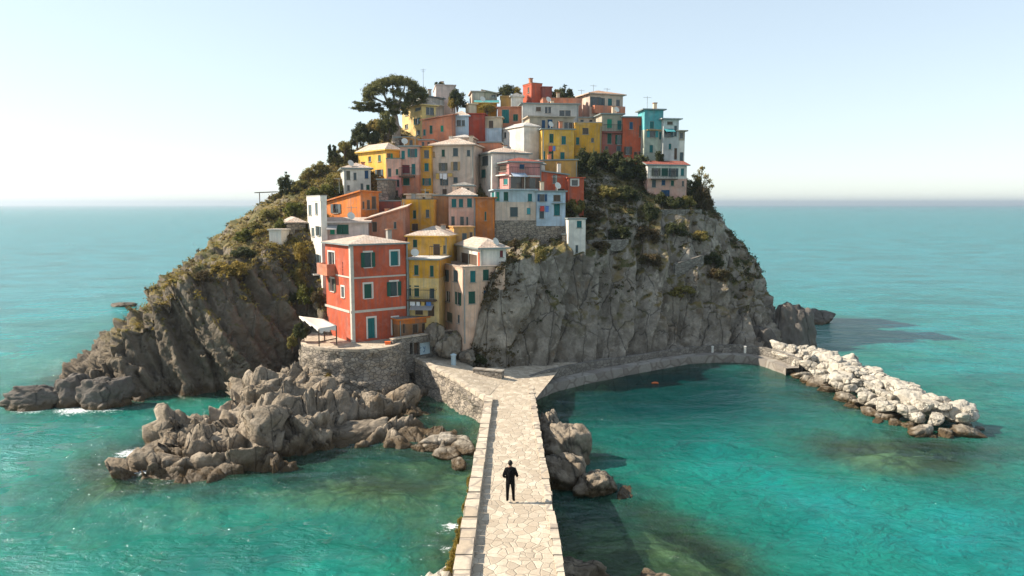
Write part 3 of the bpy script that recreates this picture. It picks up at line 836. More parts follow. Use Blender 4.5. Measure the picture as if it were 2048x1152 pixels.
HOUSES = {}
def house(name, label, uL, uC, uR, vt, vf, a, wall, roof=('hip', .7, .3, 'pale'), wins=(), D=None, dep=None, deep=3.5, two=None, cat='house', base=None, trim=False):
    """uL/uC/uR: left end, nearest corner and right end of the two visible faces; vt, vf: eave and foot at the corner; a: turn of the right face, degrees.
       wins: (face L/R, u, v, width px, height px, style)"""
    D = D or slope_D(uC, vf)
    C = at(uC, vt, D); zt = C.z; zf = at(uC, vf, D).z; C.z = 0
    ca, sa = math.cos(R(a)), math.sin(R(a))
    dr, dl = Vector((ca, sa, 0)), Vector((-sa, ca, 0))
    def width(dv, u):          # how far along dv until the eave meets picture column u
        lo, hi = 0, 40
        for _ in range(50):
            mid = (lo + hi) / 2; q = C + dv * mid; q.z = zt
            uu = proj(q)[0]
            if (uu > u) == (dv == dr): hi = mid
            else: lo = mid
        return lo
    if not dep:
        while width(dl, uL) > 6.5 and a < 58:
            a += 1; ca, sa = math.cos(R(a)), math.sin(R(a)); dr, dl = Vector((ca, sa, 0)), Vector((-sa, ca, 0)); C.z = 0
    wr = width(dr, uR)
    wl = dep if dep else width(dl, uL)
    wl = min(max(wl, 1.0), 9)
    root = empty(name, (C.x, C.y, zf), R(a)); tag(root, label, cat)
    Z0 = -deep
    H_ = zt - zf
    kind = roof[0]
    oC, oR, oB, oL = roof[4] if len(roof) > 4 else (0, 0, 0, 0)
    loc = lambda q: (Vector((q.x - C.x, q.y - C.y, 0)))
    fw = {'R': [], 'L': []}
    made = []
    for wdef in wins:
        fc, u, v, pw, ph, st = wdef[:6]
        if not trim: pw *= 1.14; ph *= 1.06
        dv = dr if fc == 'R' else dl
        nrm = Vector((sa, -ca, 0)) if fc == 'R' else Vector((-ca, -sa, 0))
        ss, zz = [], []
        for (uu, vv) in ((u - pw / 2, v), (u + pw / 2, v), (u, v - ph / 2), (u, v + ph / 2)):
            r_ = at(uu, vv, 1.0) - Vector((0, 0, CAM_Z))
            k = (C.dot(nrm)) / (r_.x * nrm.x + r_.y * nrm.y)
            q = r_ * k
            ss.append((Vector((q.x, q.y, 0)) - C).dot(dv)); zz.append(q.z + CAM_Z - zf)
        s0, s1 = sorted(ss[:2]); zb, za = zz[2], zz[3]
        W_ = wr if fc == 'R' else wl
        s0, s1 = max(s0, .12), min(s1, W_ - .12)
        tl = H_ - .12
        zb = min(zb, tl); za = max(za, Z0 + .3)
        if s1 - s0 < .18 or zb - za < .25: continue
        if any(s0 < q[1] + .03 and s1 > q[0] - .03 and za < q[3] + .03 and zb > q[2] - .03 for q in fw[fc]): continue
        fw[fc].append((s0, s1, za, zb, st)); made.append((fc, s0, s1, za, zb, st))
    # local frame: +x along the right face, +y along the left face
    m = MB()
    sp = None
    mats = [plaster(*wall) if isinstance(wall, tuple) else plaster(wall, CL[wall])]
    if wall == 'stone': mats = [WALLST]
    if two: mats.append(plaster(two[0], CL[two[0]])); sp = at(uC, two[1], D).z - zf
    wall_face_holes(m, (0, 0), (1, 0), wr, Z0, H_ + oC, H_ + oR, fw['R'], (0, -1), 0, split=sp)
    wall_face_holes(m, (0, 0), (0, 1), wl, Z0, H_ + oC, H_ + oL, fw['L'], (-1, 0), 0, split=sp)
    wall_face_holes(m, (wr, 0), (0, 1), wl, Z0, H_ + oR, H_ + oB, [], (1, 0), 0, split=sp)
    wall_face_holes(m, (0, wl), (1, 0), wr, Z0, H_ + oL, H_ + oB, [], (0, 1), 0, split=sp)
    # roof
    rm = MB(); ov = roof[2]; th = .13
    def rface(pts):
        p0, p1 = Vector(pts[0]), Vector(pts[1]); ax = (p1 - p0).normalized(); n_ = ax.cross(Vector(pts[-1]) - p0).normalized(); ay = n_.cross(ax)
        rm.face(pts, 0, [((Vector(p) - p0).dot(ax), (Vector(p) - p0).dot(ay)) for p in pts])
    if kind in ('hip', 'slab', 'gable'):
        e = [(-ov, -ov, H_ + oC), (wr + ov, -ov, H_ + oR), (wr + ov, wl + ov, H_ + oB), (-ov, wl + ov, H_ + oL)]
        lo = [Vector(p) + Vector((0, 0, .02)) for p in e]; hi = [p + Vector((0, 0, th)) for p in lo]
        for i in range(4):
            j = (i + 1) % 4; rm.face([lo[i], lo[j], hi[j], hi[i]], 1)
        rm.face(list(reversed(lo)), 1)
        rise = roof[1]
        if kind == 'slab': rface(hi)
        else:
            ins = min(wl, wr) / 2 + ov if kind == 'hip' else 0
            up = Vector((0, 0, rise))
            if wr >= wl:
                ml = (hi[0] + hi[3]) / 2 + Vector((min(ins, wr / 2), 0, 0)) + up; mr = (hi[1] + hi[2]) / 2 - Vector((min(ins, wr / 2), 0, 0)) + up
                rface([hi[0], hi[1], mr, ml]); rface([hi[2], hi[3], ml, mr]); rface([hi[1], hi[2], mr]); rface([hi[3], hi[0], ml])
            else:
                mf = (hi[0] + hi[1]) / 2 + Vector((0, min(ins, wl / 2), 0)) + up; mb = (hi[2] + hi[3]) / 2 - Vector((0, min(ins, wl / 2), 0)) + up
                rface([hi[1], hi[2], mb, mf]); rface([hi[3], hi[0], mf, mb]); rface([hi[0], hi[1], mf]); rface([hi[2], hi[3], mb])
    else:   # terrace: floor with a parapet
        ph_ = roof[1]
        rface([(0, 0, H_ - .02), (wr, 0, H_ - .02), (wr, wl, H_ - .02), (0, wl, H_ - .02)])
        tw = .22
        for (o, ax, ay) in (((-.03, -.03, 0), (wr + .06, 0, 0), (0, tw, 0)), ((-.03, wl - tw + .03, 0), (wr + .06, 0, 0), (0, tw, 0)), ((-.03, tw - .03, 0), (tw, 0, 0), (0, wl - 2 * tw + .06, 0)), ((wr - tw + .03, tw - .03, 0), (tw, 0, 0), (0, wl - 2 * tw + .06, 0))):
            m.box(Vector(o) + Vector((0, 0, H_ + .001)), ax, ay, (0, 0, ph_), 0)
            rm.box(Vector(o) + Vector((-.03, -.03, H_ + ph_ + .001)), Vector(ax) + Vector((.06 if ax[0] > 1 else .06, 0, 0)), Vector(ay) + Vector((0, .06, 0)), (0, 0, .07), 0)
    walls = m.build('wall', mats, root, merge=False)
    if base:
        bm_ = MB(); zb0 = at(uC, base, D).z - zf
        bm_.prism([(-.12, -.12, Z0 - 3), (wr + .12, -.12, Z0 - 3), (wr + .12, wl, Z0 - 3), (-.12, wl, Z0 - 3)], [(-.06, -.06, zb0), (wr + .06, -.06, zb0), (wr + .06, wl, zb0), (-.06, wl, zb0)])
        bm_.build('plinth', WALLST, root)
    ro = rm.build('roof', [ROOF[roof[3]], GUTTER if rnd.random() < .35 else mats[0]], root, merge=False)
    for (fc, s0, s1, za, zb, st) in made:
        window(root, fc, s0, s1, za, zb, st, trim)
    HOUSES[name + str(len(HOUSES))] = root
    root_info = dict(root=root, roof=ro, wr=wr, wl=wl, H=H_, zf=zf, C=C, a=a, D=D)
    return root_info

def window(root, fc, s0, s1, za, zb, st, trim=False):
    """st: letter of the shutter colour (closed), 'd' dark pane, 'x' dark doorway, 'D?' boarded door of colour ?"""
    X = (lambda s, k, z: (s, k, z)) if fc == 'R' else (lambda s, k, z: (k, s, z))
    def bx(m, sa_, sb_, ka, kb, a_, b_, mi=0):
        p = [X(sa_, ka, a_), X(sb_, ka, a_), X(sb_, kb, a_), X(sa_, kb, a_)]; q = [X(sa_, ka, b_), X(sb_, ka, b_), X(sb_, kb, b_), X(sa_, kb, b_)]
        m.prism(p, q, mi)
    f = .03
    is_door = st[0] == 'D' or st == 'x'
    m = MB()
    bx(m, s0 + .002, s0 + f, .03, .11, za + .002, zb - .002); bx(m, s1 - f, s1 - .002, .03, .11, za + .002, zb - .002); bx(m, s0 + f, s1 - f, .03, .11, zb - f, zb - .002)
    if not is_door:
        bx(m, s0 - .06, s1 + .06, -.08, .10, za - .06, za - .001)
    if trim:
        g = .13
        bx(m, s0 - g, s0 - .002, -.035, .02, za - .02, zb + g); bx(m, s1 + .002, s1 + g, -.035, .02, za - .02, zb + g); bx(m, s0 - .002, s1 + .002, -.035, .02, zb + .002, zb + g)
    wn = m.build('door' if is_door else 'window', TRIM if trim else FRAME, root, merge=False)
    col = st[1] if st[0] == 'D' else st
    if col in SHUT and not is_door and rnd.random() < .22 and s1 - s0 > .45:      # shutters folded back against the wall
        m = MB(); bx(m, s0 + f, s1 - f, .085, .12, za + .01, zb - f - .002); m.build('pane', GLASS, wn)
        wd = (s1 - s0) / 2
        for (a_, b_) in ((s0 - wd * .95, s0 - .01), (s1 + .01, s1 + wd * .95)):
            if a_ > .05:
                m = MB(); bx(m, a_, b_, -.06, -.015, za + .01, zb - .01); m.build('shutter', SHUT[col], wn)
    elif col in SHUT:
        mid = (s0 + s1) / 2
        for (a_, b_) in (((s0 + f + .002, mid - .008), (mid + .008, s1 - f - .002)) if (s1 - s0) > .5 else ((s0 + f + .002, s1 - f - .002),)):
            m = MB(); bx(m, a_, b_, .045 + rnd.uniform(-.01, .02), .09, za + .01, zb - f - .005)
            m.build('panel' if is_door else 'shutter', SHUT[col], wn)
    elif col == 'x':
        m = MB(); bx(m, s0 + f, s1 - f, .10, .128, za, zb - f); m.build('panel', WOODT, wn)
    else:
        m = MB(); bx(m, s0 + f, s1 - f, .085, .12, za + .01, zb - f - .002)
        m.build('pane', GLASS, wn)
        if s1 - s0 > .7:
            m = MB(); mid = (s0 + s1) / 2; bx(m, mid - .025, mid + .025, .05, .083, za + .02, zb - f - .003); m.build('mullion', TRIM, wn)

def on_face(h, fc, u, v):
    """where picture direction (u, v) meets a face of house h, in the house's own frame: distance along the face, height"""
    sa, ca = math.sin(R(h['a'])), math.cos(R(h['a'])); C = h['C']
    dv = Vector((ca, sa, 0)) if fc == 'R' else Vector((-sa, ca, 0)); n = Vector((sa, -ca, 0)) if fc == 'R' else Vector((-ca, -sa, 0))
    r_ = at(u, v, 1.0) - Vector((0, 0, CAM_Z)); k = C.dot(n) / (r_.x * n.x + r_.y * n.y); q = r_ * k
    return (Vector((q.x, q.y, 0)) - C).dot(dv), q.z + CAM_Z - h['zf']

def ledge(h, fc, u0, v0, u1, v1, thick, out, mat, name='balcony', rail=None):
    s0, z0 = on_face(h, fc, u0, v0); s1, z1 = on_face(h, fc, u1, v1)
    s0, s1 = sorted((s0, s1)); z = (z0 + z1) / 2
    X = (lambda s, k, zz: (s, k, zz)) if fc == 'R' else (lambda s, k, zz: (k, s, zz))
    m = MB()
    m.prism([X(s0, -out, z - thick), X(s1, -out, z - thick), X(s1, -.003, z - thick), X(s0, -.003, z - thick)], [X(s0, -out, z), X(s1, -out, z), X(s1, -.003, z), X(s0, -.003, z)])
    o = m.build(name, mat, h['root'])
    if rail:
        m = MB(); hh = .85
        if rail == 'solid':
            for (a, b, k0, k1) in ((s0, s1, -out, -out + .1), (s0, s0 + .1, -out + .1, -.004), (s1 - .1, s1, -out + .1, -.004)):
                m.prism([X(a, k0, z + .002), X(b, k0, z + .002), X(b, k1, z + .002), X(a, k1, z + .002)], [X(a, k0, z + hh), X(b, k0, z + hh), X(b, k1, z + hh), X(a, k1, z + hh)])
            m.build('railing', mat, o)
        else:
            pts = [X(s0 + .03, -.01, z + hh), X(s0 + .03, -out + .04, z + hh), X(s1 - .03, -out + .04, z + hh), X(s1 - .03, -.01, z + hh)]
            m.tube(pts, .025, 5)
            n = max(2, int((s1 - s0) / .18))
            for i in range(n + 1):
                s = s0 + .03 + (s1 - s0 - .06) * i / n
                m.tube([X(s, -out + .04, z), X(s, -out + .04, z + hh)], .013, 4)
            m.build('railing', IRON, o, merge=False)
    return o

def chimney(h, fx, fy, zt=1.0, col='white'):
    w = .38; x, y = h['wr'] * fx, h['wl'] * fy
    m = MB(); m.box((x, y, h['H'] - .2), (w, 0, 0), (0, w, 0), (0, 0, zt + .2)); m.box((x - .06, y - .06, h['H'] + zt + .001), (w + .12, 0, 0), (0, w + .12, 0), (0, 0, .09), 1)
    return m.build('chimney', [plaster(col, CL[col]), ROOF['terra']], h['roof'])
def antenna(h, fx, fy, ht=2.2):
    x, y, z = h['wr'] * fx, h['wl'] * fy, h['H']
    m = MB(); m.tube([(x, y, z - .1), (x, y, z + ht)], .028, 5)
    m.tube([(x - .5, y, z + ht - .15), (x + .5, y + .1, z + ht - .15)], .016, 4)
    for k in range(5): m.tube([(x - .4 + .2 * k, y - .25, z + ht - .13), (x - .4 + .2 * k, y + .25, z + ht - .13)], .011, 4)
    return m.build('antenna', GUTTER, h['roof'], merge=False)
P_ = 'pale'
hd = {}
BAND = plain('weathered_band', (.50, .45, .385), .85, .3)
# ---- lowest row, on the terrace
h = hd['AM'] = house('red_house', 'big red three storey house on the terrace, white corner strip and white floor bands', 650, 700.8, 811, 492, 688, 36, 'red', ('hip', .6, .28, P_),
    [('R',736,519.6,14.5,30,'g'), ('R',789,516.5,16,29,'t'), ('R',736,582,15.6,29,'g'), ('R',788,577.5,14.5,29,'g'), ('R',743,656,15,41,'Dt'), ('R',790,652,11,35,'x'),
     ('L',663,517.5,12,27,'d'), ('L',665,569.6,7,26,'o'), ('L',686,584,5.5,21,'s')], D=60, trim=True)
ledge(h, 'R', 701.5, 556, 811, 547.5, .13, .05, BAND, 'floor_band'); ledge(h, 'R', 701.5, 624.5, 811, 610, .2, .05, BAND, 'floor_band')
ledge(h, 'L', 672, 548.5, 700, 553, .13, .05, BAND, 'floor_band'); ledge(h, 'L', 650, 607, 700, 622, .2, .05, BAND, 'floor_band')
ledge(h, 'L', 650.5, 545, 671, 547.5, .12, .75, plaster('salmon', CL['salmon']), 'balcony', 'solid')
m = MB(); m.box((-.06, -.06, 0), (.28, 0, 0), (0, .055, 0), (0, 0, h['H'] - .02)); m.box((-.06, -.003, 0), (.055, 0, 0), (0, .25, 0), (0, 0, h['H'] - .02)); m.build('corner_strip', BAND, h['root'])
m = MB(); m.tube([(h['wr'] + .08, -.10, .1), (h['wr'] + .08, -.10, h['H'])], .07, 7); m.build('drainpipe', GUTTER, h['root'])
chimney(h, .86, .35, 1.15, 'grey')
# painted characters down the west wall
s_, z_ = on_face(h, 'L', 685, 525); m = MB()
for k in range(4):
    zc = z_ - .29 * k
    for (ds, dz, w_, hh) in ((0, 0, .17, .05), (0, -.09, .15, .045), (0, -.18, .17, .05)): m.box((-.012, s_ - w_ / 2 + ds, zc + dz), (.01, 0, 0), (0, w_, 0), (0, 0, hh))
    m.box((-.012, s_ - .085, zc - .13), (.01, 0, 0), (0, .045, 0), (0, 0, .13)); m.box((-.012, s_ + .04, zc - (.18 if k % 2 else .09)), (.01, 0, 0), (0, .045, 0), (0, 0, .1))
m.build('painted_lettering', plain('dark_red_paint', (.12, .02, .02)), h['root'])
h = hd['AI'] = house('yellow_house', 'narrow yellow house squeezed between the red house and the cream corner house', None, 814, 877, 520, 625, -8, 'gold', ('slab', 0, .2, 'white'),
    [('R',832.5,540,8,19,'g'), ('R',863.5,542,7,21,'g'), ('R',833.3,582,9,21,'g'), ('R',864,586,8.5,21,'d'), ('R',819.5,581,5,20,'g'), ('R',838,618,14,22,'x'), ('R',862,622,12,20,'x')], D=63.2, dep=4, two=('paleyel', 556))
ledge(h, 'R', 816, 574, 874, 574, .1, .08, plaster('paleyel', CL['paleyel']), 'floor_band'); ledge(h, 'R', 816, 598, 874, 599, .12, .5, WOODT, 'balcony', 'iron')
h = hd['AJ'] = house('cream_house', 'cream corner house with teal shutters above the dark boulders and the brown rock ridge', 871, 925, 1010, 538, 652, 23, 'peach', ('terrace', .12, 0, P_),
    [('L',889,550,8,22,'s'), ('L',911,552,8,22,'s'), ('L',884,594,5,23,'g'), ('L',896,593,7,20,'d'), ('L',899,634,10,18,'o'), ('L',917,597,5,24,'g'), ('L',917,638,4,16,'s'),
     ('R',946,553,10,22,'t'), ('R',972,548,11,24,'g'), ('R',944,595,12.5,23.5,'g'), ('R',975,592,14,22,'b')], D=61.6)
chimney(h, .08, .9, .7)
h = hd['AJ2'] = house('rooftop_house', 'small white upper storey with pale hipped roof set on the cream corner house', 914, 960, 1012, 499, 533, 23, 'white', ('hip', .75, .3, P_),
    [('L',938,518,28,20,'k'), ('R',1003,507,6,14,'m')], D=63.4, deep=1.5)
m = MB(); s_, z_ = on_face(h, 'L', 956, 517); m.box((-.05, .06, -.3), (.046, 0, 0), (0, .42, 0), (0, 0, 1.5)); m.build('red_panel', plaster('red', CL['red']), h['root'])
h = hd['AH'] = house('yellow_house', 'bright yellow house with a pale sloping roof directly above the narrow yellow one', None, 815, 895, 474, 520, -9, 'yellow', ('hip', .8, .25, P_),
    [('R',830,487,8,15,'g'), ('R',873,499,12,21,'x'), ('R',889,499,5,16,'o')], D=67, dep=5)
ledge(h, 'R', 862, 511, 884, 511, .08, .6, TRIM, 'balcony', 'iron')
hd['AH2'] = house('ochre_house', 'small ochre house with two slate shutters under the pink house with arcaded windows', 895, 908, 948, 456, 500, 14, 'ochre', ('slab', 0, .1, 'terra'), [('R',929,475,8.5,17,'s'), ('R',942.5,473,6,17,'k')], D=69.5)
hd['AR'] = house('arcade_house', 'low orange building with dark doorways beside the red house on the terrace', None, 797, 874, 641, 669, 36, 'orange', ('slab', 0, .25, 'grey'),
    [('R',808,657,5,18,'x'), ('R',831,657,10,17,'x'), ('R',850,655,11,17,'x'), ('R',866,653,6,15,'d')], D=61.4, dep=2.5, two=('brown', 650))
# ---- second row
h = hd['AN'] = house('white_tower_house', 'tall narrow white house at the west edge with a flat roof and slim slate shutters', 614, 641, 653, 402, 600, 24, 'white', ('terrace', .45, 0, 'white'),
    [('L',620,420,5.5,19,'s'), ('L',633,417,4.5,21,'s'), ('L',626,464,5.5,16,'s'), ('L',637,462,4.5,18,'s'), ('L',619,505,5,15,'t'), ('L',636,517,5,15,'s'), ('L',627,548,6,18,'d')], D=66)
ledge(h, 'L', 616, 541, 640, 545, .12, .55, plaster('offwhite', CL['offwhite']), 'balcony', 'iron')
h = hd['AO'] = house('orange_house', 'vivid orange house with a pale roof falling toward the tall white house', 643, 721, 757, 383, 440, 28, 'orange', ('slab', 0, .22, P_, (0, -.1, -.9, -1.15)),
    [('L',672,417,9,17,'s'), ('R',727,410,4,14,'k'), ('R',737,409,6,18,'k'), ('R',748,405,8,24,'k')], D=71.5)
hd['AP1'] = house('veranda_house', 'low house with dark teal glazing just behind the red roof', None, 649, 736, 446, 480, 6, 'lilac', ('slab', 0, .3, P_, (0, 0, .3, .3)), [('R',664.5,460,9,17,'e'), ('R',685,458,22,20,'g')], D=66.5, dep=3.5)
hd['AP2'] = house('salmon_house', 'salmon house with a slanted pale roof and black arched doorway above the red roof', None, 735, 810, 441, 470, 2, 'salmon', ('slab', 0, .25, P_, (0, 1.15, 1.5, .35)), [('R',749,453,9,20,'x'), ('R',790,447,5,19,'d')], D=68, dep=5)
hd['AG'] = house('yellow_house', 'deep yellow flat topped house left of the plain brown wall', None, 805, 867, 404, 472, -6, 'gold', ('terrace', .25, 0, 'grey'), [('R',829,428.7,6,16,'g'), ('R',855,427,6.5,15,'d'), ('R',830,454,11,13,'k')], D=72.5, dep=4)
hd['AF'] = house('brown_house', 'windowless brown house between deep yellow and pink ones', None, 867, 897, 392, 445, -4, 'brown', ('slab', 0, .1, 'terra'), D=73.5, dep=4)
h = hd['AE'] = house('pink_house', 'pink house with three teal shutters over three narrow dark openings', None, 897, 951, 393, 458, 3, 'pink', ('hip', .8, .25, P_),
    [('R',908,406,9,16,'t'), ('R',922,406,8,16,'t'), ('R',939,405.4,9,17,'t'), ('R',906,442.5,6.5,19,'d'), ('R',924,442.5,7,18,'d'), ('R',934.5,442.5,4,17,'d')], D=72.5, dep=4.5)
ledge(h, 'R', 897, 453, 950, 453, .12, .25, WOODT, 'floor_band'); chimney(h, .4, .4, .9, 'pink')
hd['AE2'] = house('orange_house', 'plain orange house with one green shutter wedged beside the stone retaining wall', None, 951.5, 989, 397, 475, 10, 'orange', ('slab', 0, .25, 'grey'), [('R',971,432,3.5,17,'g')], D=72.6, dep=4)
h = hd['AD'] = house('pale_blue_house', 'pale blue and cream house with bright green shutters on top of the stone retaining wall', 981, 990, 1072, 381, 441, 7, 'bluegrey', ('slab', 0, .2, 'white'),
    [('R',994.5,391.5,8,19,'e'), ('R',1003,391.5,7,19,'e'), ('R',1012,391.5,8.5,19,'g'), ('R',1060,395,8,15,'t'), ('R',1028,423.6,14,18,'s'), ('R',1057.4,422,7,12,'u'), ('L',986,400,5,30,'t')], D=73.2, two=('creampink', 404), base=441)
h = hd['AD2'] = house('pale_blue_house', 'narrower pale blue house at the right end of the stone retaining wall', None, 1073, 1131, 384, 452, 5, 'lightblue', ('slab', 0, .2, 'grey'),
    [('R',1084.4,395.6,8.5,14,'b'), ('R',1083.6,426,8.5,20,'s'), ('R',1114,419,11,23,'t'), ('R',1114,396,13,12,'k')], D=73.6, dep=4.5, base=452)
ledge(h, 'R', 1103, 405.5, 1129, 406.5, .08, .4, GUTTER, 'balcony')
hd['AK'] = house('white_tower', 'lone thin white tower with one teal shutter standing on the cliff edge', 1131, 1137, 1171.5, 439, 512, 9, 'white', ('slab', 0, .1, 'grey'), [('R',1158.6,447.5,9,15,'t'), ('R',1153.7,498,5,15,'s')], D=71.8, deep=2.5)
h = hd['AC'] = house('rose_house', 'rose pink house with open loggias standing above the pale blue house', 980, 1018, 1083, 325, 382, 16, 'rose', ('hip', .5, .25, 'red'),
    [('R',1044,333,9,9,'b'), ('R',1034,365,22,22,'k'), ('R',1062,366,17,20,'k'), ('L',992,364,13,22,'k'), ('L',1011,363,8,11,'t'), ('L',1003,336,18,12,'k')], D=77.5)
ledge(h, 'R', 1019, 351, 1078, 351, .12, .35, TRIM, 'balcony', 'iron'); ledge(h, 'L', 982, 350, 1017, 350, .12, .35, TRIM, 'balcony', 'iron')
hd['AB1'] = house('red_house', 'plain red house with a single dark window under the ochre wall', None, 1083, 1136, 343, 395, 6, 'red', ('slab', 0, .2, 'terra', (0, -.4, -.2, .2)), [('R',1110,358,8,16,'d'), ('R',1120,384,17,12,'x')], D=79, dep=4.5)
hd['AB2'] = house('red_house', 'small bright red block with a white framed square window beside the dark bushes', None, 1136, 1168, 357, 395, 6, 'red', ('slab', 0, .15, 'grey'), [('R',1149.5,365.5,13,12,'d')], D=78.6, dep=4, trim=True)
# ---- third row
h = hd['J'] = house('off_white_house', 'off white house with a pale tiled roof at the left end beside the scrub', 681, 687, 741, 338, 385, 9, 'offwhite', ('hip', .6, .3, P_),
    [('R',696.5,350.5,7,17,'o'), ('R',710,352.5,5.5,14,'s'), ('R',733,346.5,7,20,'b'), ('R',736,374.5,6.5,10,'g'), ('R',697,376,5,11,'d'), ('R',724,373,5,12,'s')], D=79)
h = hd['I'] = house('yellow_house', 'pale yellow house with small arched windows behind the off white one', 716, 772, 799, 301, 366, 36, 'yellow', ('hip', .8, .3, P_),
    [('L',739.5,318,5,10,'d'), ('L',759,316.5,5,12,'g'), ('L',758.6,346,7,13,'s'), ('R',777,316,8,18,'e')], D=82)
hd['K0'] = house('stone_house', 'rough stone building between the pale yellow and the terracotta pink house', None, 754, 775, 360, 405, -5, 'stone', ('slab', 0, .1, P_), D=77, dep=3.5)
h = hd['K1'] = house('mauve_house', 'mauve and ochre house with tiny openings left of the burgundy balcony', None, 773, 801, 327, 405, -6, 'pink', ('terrace', .5, 0, 'teal'), [('R',779,345,6,16,'s'), ('R',794,343.5,5,11,'g'), ('R',796,366,5,14,'d'), ('R',778,397,6,9,'d'), ('R',792,390,8,18,'k')], D=80.5, dep=4, two=('rose', 352))
h = hd['K2'] = house('terracotta_house', 'terracotta pink house with a burgundy screen and dark balcony beside the narrow golden one', None, 800, 837, 294, 405, -7, 'pink', ('slab', 0, .2, 'grey'),
    [('R',805,309.5,8.5,16,'t'), ('R',825,306,8.5,16,'t'), ('R',811,338,15,16,'m'), ('R',827,338,7,20,'t'), ('R',812.6,363,12,14,'g'), ('R',812,393,10,11,'d')], D=81, dep=4, two=('salmon', 350))
ledge(h, 'R', 801, 352, 830, 352, .18, .7, WOODT, 'balcony', 'iron')
hd['L'] = house('golden_house', 'very narrow golden house with a single column of windows', None, 837, 862.5, 295, 405, -8, 'gold', ('slab', 0, .12, 'terra'), [('R',853,308,9,15,'d'), ('R',853,334,8,15,'t'), ('R',853.6,363.6,7.5,13.5,'t'), ('R',853.6,388,8,10,'d')], D=81.6, dep=4.5)
h = hd['M'] = house('cream_house', 'large cream house four storeys tall with a long pale roof and tan shutters', None, 862.5, 948, 292, 392, -10, 'creampink', ('hip', .9, .3, P_),
    [('R',886.4,306,6,13.5,'g'), ('R',911,304,9,15.5,'s'), ('R',867,309,5,11,'n'), ('R',886.4,333.6,7.5,15,'o'), ('R',911,332,8,16.5,'n'), ('R',888.5,363.6,7,13.6,'s'), ('R',911,360,8,11,'s'), ('R',889,383,8,10,'k'), ('R',937,306,6,12,'s')], D=82, dep=5)
chimney(h, .25, .6, 1.3); chimney(h, .75, .55, 1.25, 'cream')
hd['AQ'] = house('dark_red_house', 'low dark red building between the vivid orange and the deep yellow house', None, 758, 806, 403, 432, -4, 'maroon', ('slab', 0, .08, 'red'), D=74.5, dep=3)
h = hd['N'] = house('white_house', 'white house with two tall slate shutters and a low pale hipped roof', 946, 984, 1058, 307, 392, 22, 'white', ('hip', .7, .3, P_), [('L',954,321,11,21,'s'), ('L',970,320,11,21,'s'), ('L',966.6,347,8,16,'t'), ('L',954,362,9,22,'k')], D=80.5)
hd['AA'] = house('ochre_house', 'blank ochre gabled house below the lemon yellow house', None, 1081, 1155, 322, 360, 5, 'ochre', ('slab', 0, .15, P_, (0, .1, .3, .2)), D=82.5, dep=4)
# ---- fourth row
h = hd['S'] = house('white_house', 'big blank white house with a weathered grey stone patch, left of the lemon yellow house', 1002, 1048, 1078, 253, 330, 30, 'white', ('hip', .5, .15, 'white'), [('L',1010,270,4,11,'d')], D=86.5)
h = hd['T'] = house('lemon_yellow_house', 'lemon yellow house with five green and teal shutters above the ochre gable', 1077, 1084, 1149, 259, 325, 10, 'yellow', ('slab', 0, .15, 'grey'),
    [('R',1103,276.4,7.5,17,'g'), ('R',1127.6,280.3,8,16,'t'), ('R',1088,311,5,17,'t'), ('R',1102,310,9,18,'g'), ('R',1125,312,8,15,'t')], D=86)
hd['Rr'] = house('beige_house', 'beige attic storey with blue shutters set back on the lemon yellow house', 1040, 1059, 1147, 234, 275, 9, 'beige', ('slab', 0, .25, P_), [('R',1087,248.3,6.5,16,'b'), ('R',1100,247.5,9,17,'b'), ('R',1119,250,8,15,'s'), ('R',1137,252,15,14,'d')], D=88)
h = hd['Q'] = house('grey_white_house', 'grey white house with a wide dark loggia above the beige attic', None, 1045, 1157, 208, 262, 7, 'greywhite', ('slab', 0, .25, P_), [('R',1096,220,11,12,'d'), ('R',1130,229,20,16,'d'), ('R',1077,218,9,8,'k')], D=91, dep=5)
hd['G'] = house('brown_orange_house', 'brown orange house with a dark teal double door high in the village', None, 995, 1045, 216, 262, -5, 'salmon', ('slab', 0, .2, 'grey'), [('R',1011,232.6,13,26,'Dt'), ('R',1031,235,9,13,'g')], D=92, dep=4)
hd['F'] = house('two_tone_house', 'small house cream above and light blue below with one brown shutter', None, 968, 1003, 236, 290, -5, 'cream', ('slab', 0, .2, 'white'), [('R',982,248.5,8,14,'k')], D=90.5, dep=4, two=('lightblue', 256))
hd['E'] = house('dark_red_house', 'windowless dark red house beside the pale blue fronted one', None, 937, 968.5, 229, 290, -7, 'darkred', ('slab', 0, .1, 'grey'), D=90, dep=4)
hd['D'] = house('pale_blue_house', 'little pale blue fronted house with two barred windows under a pale roof', None, 902.5, 937, 234, 285, -9, 'lightblue', ('hip', .7, .25, P_), [('R',917.6,246,7.5,12,'d'), ('R',926.5,246,6,11,'d')], D=90.2, dep=4)
h = hd['C'] = house('orange_house', 'sunlit orange house with narrow green shutters right of the pale yellow tower', None, 844, 903, 242, 288, -14, 'salmon', ('slab', 0, .25, P_, (0, .55, 1.3, .8)), [('R',862,259,5.5,16,'g'), ('R',884,257,5.5,12,'e'), ('R',848.5,264.7,5,12,'t')], D=89.5, dep=5)
h = hd['A'] = house('pale_yellow_tower', 'pale yellow tower house beside the big umbrella pine', 804, 843.5, 872, 211, 277, 32, 'paleyel', ('hip', .9, .3, P_), [('L',813.6,226,5.5,10,'o'), ('L',836,216.5,10,9,'s'), ('L',813,253,5.5,8,'d'), ('L',834,242.5,5.5,11.5,'g'), ('L',836,265.4,7,9,'s'), ('R',860,222,14,14,'d')], D=91)
h = hd['B'] = house('white_house', 'small white house with a glazed balcony near the top beside the pine', 830, 845, 888, 191, 225, 14, 'white', ('slab', 0, .2, P_, (0, -.4, .3, .3)), [('R',883,195,6.5,7,'d')], D=95)
ledge(h, 'R', 846, 210, 887, 210, .1, .6, TRIM, 'balcony', 'iron')
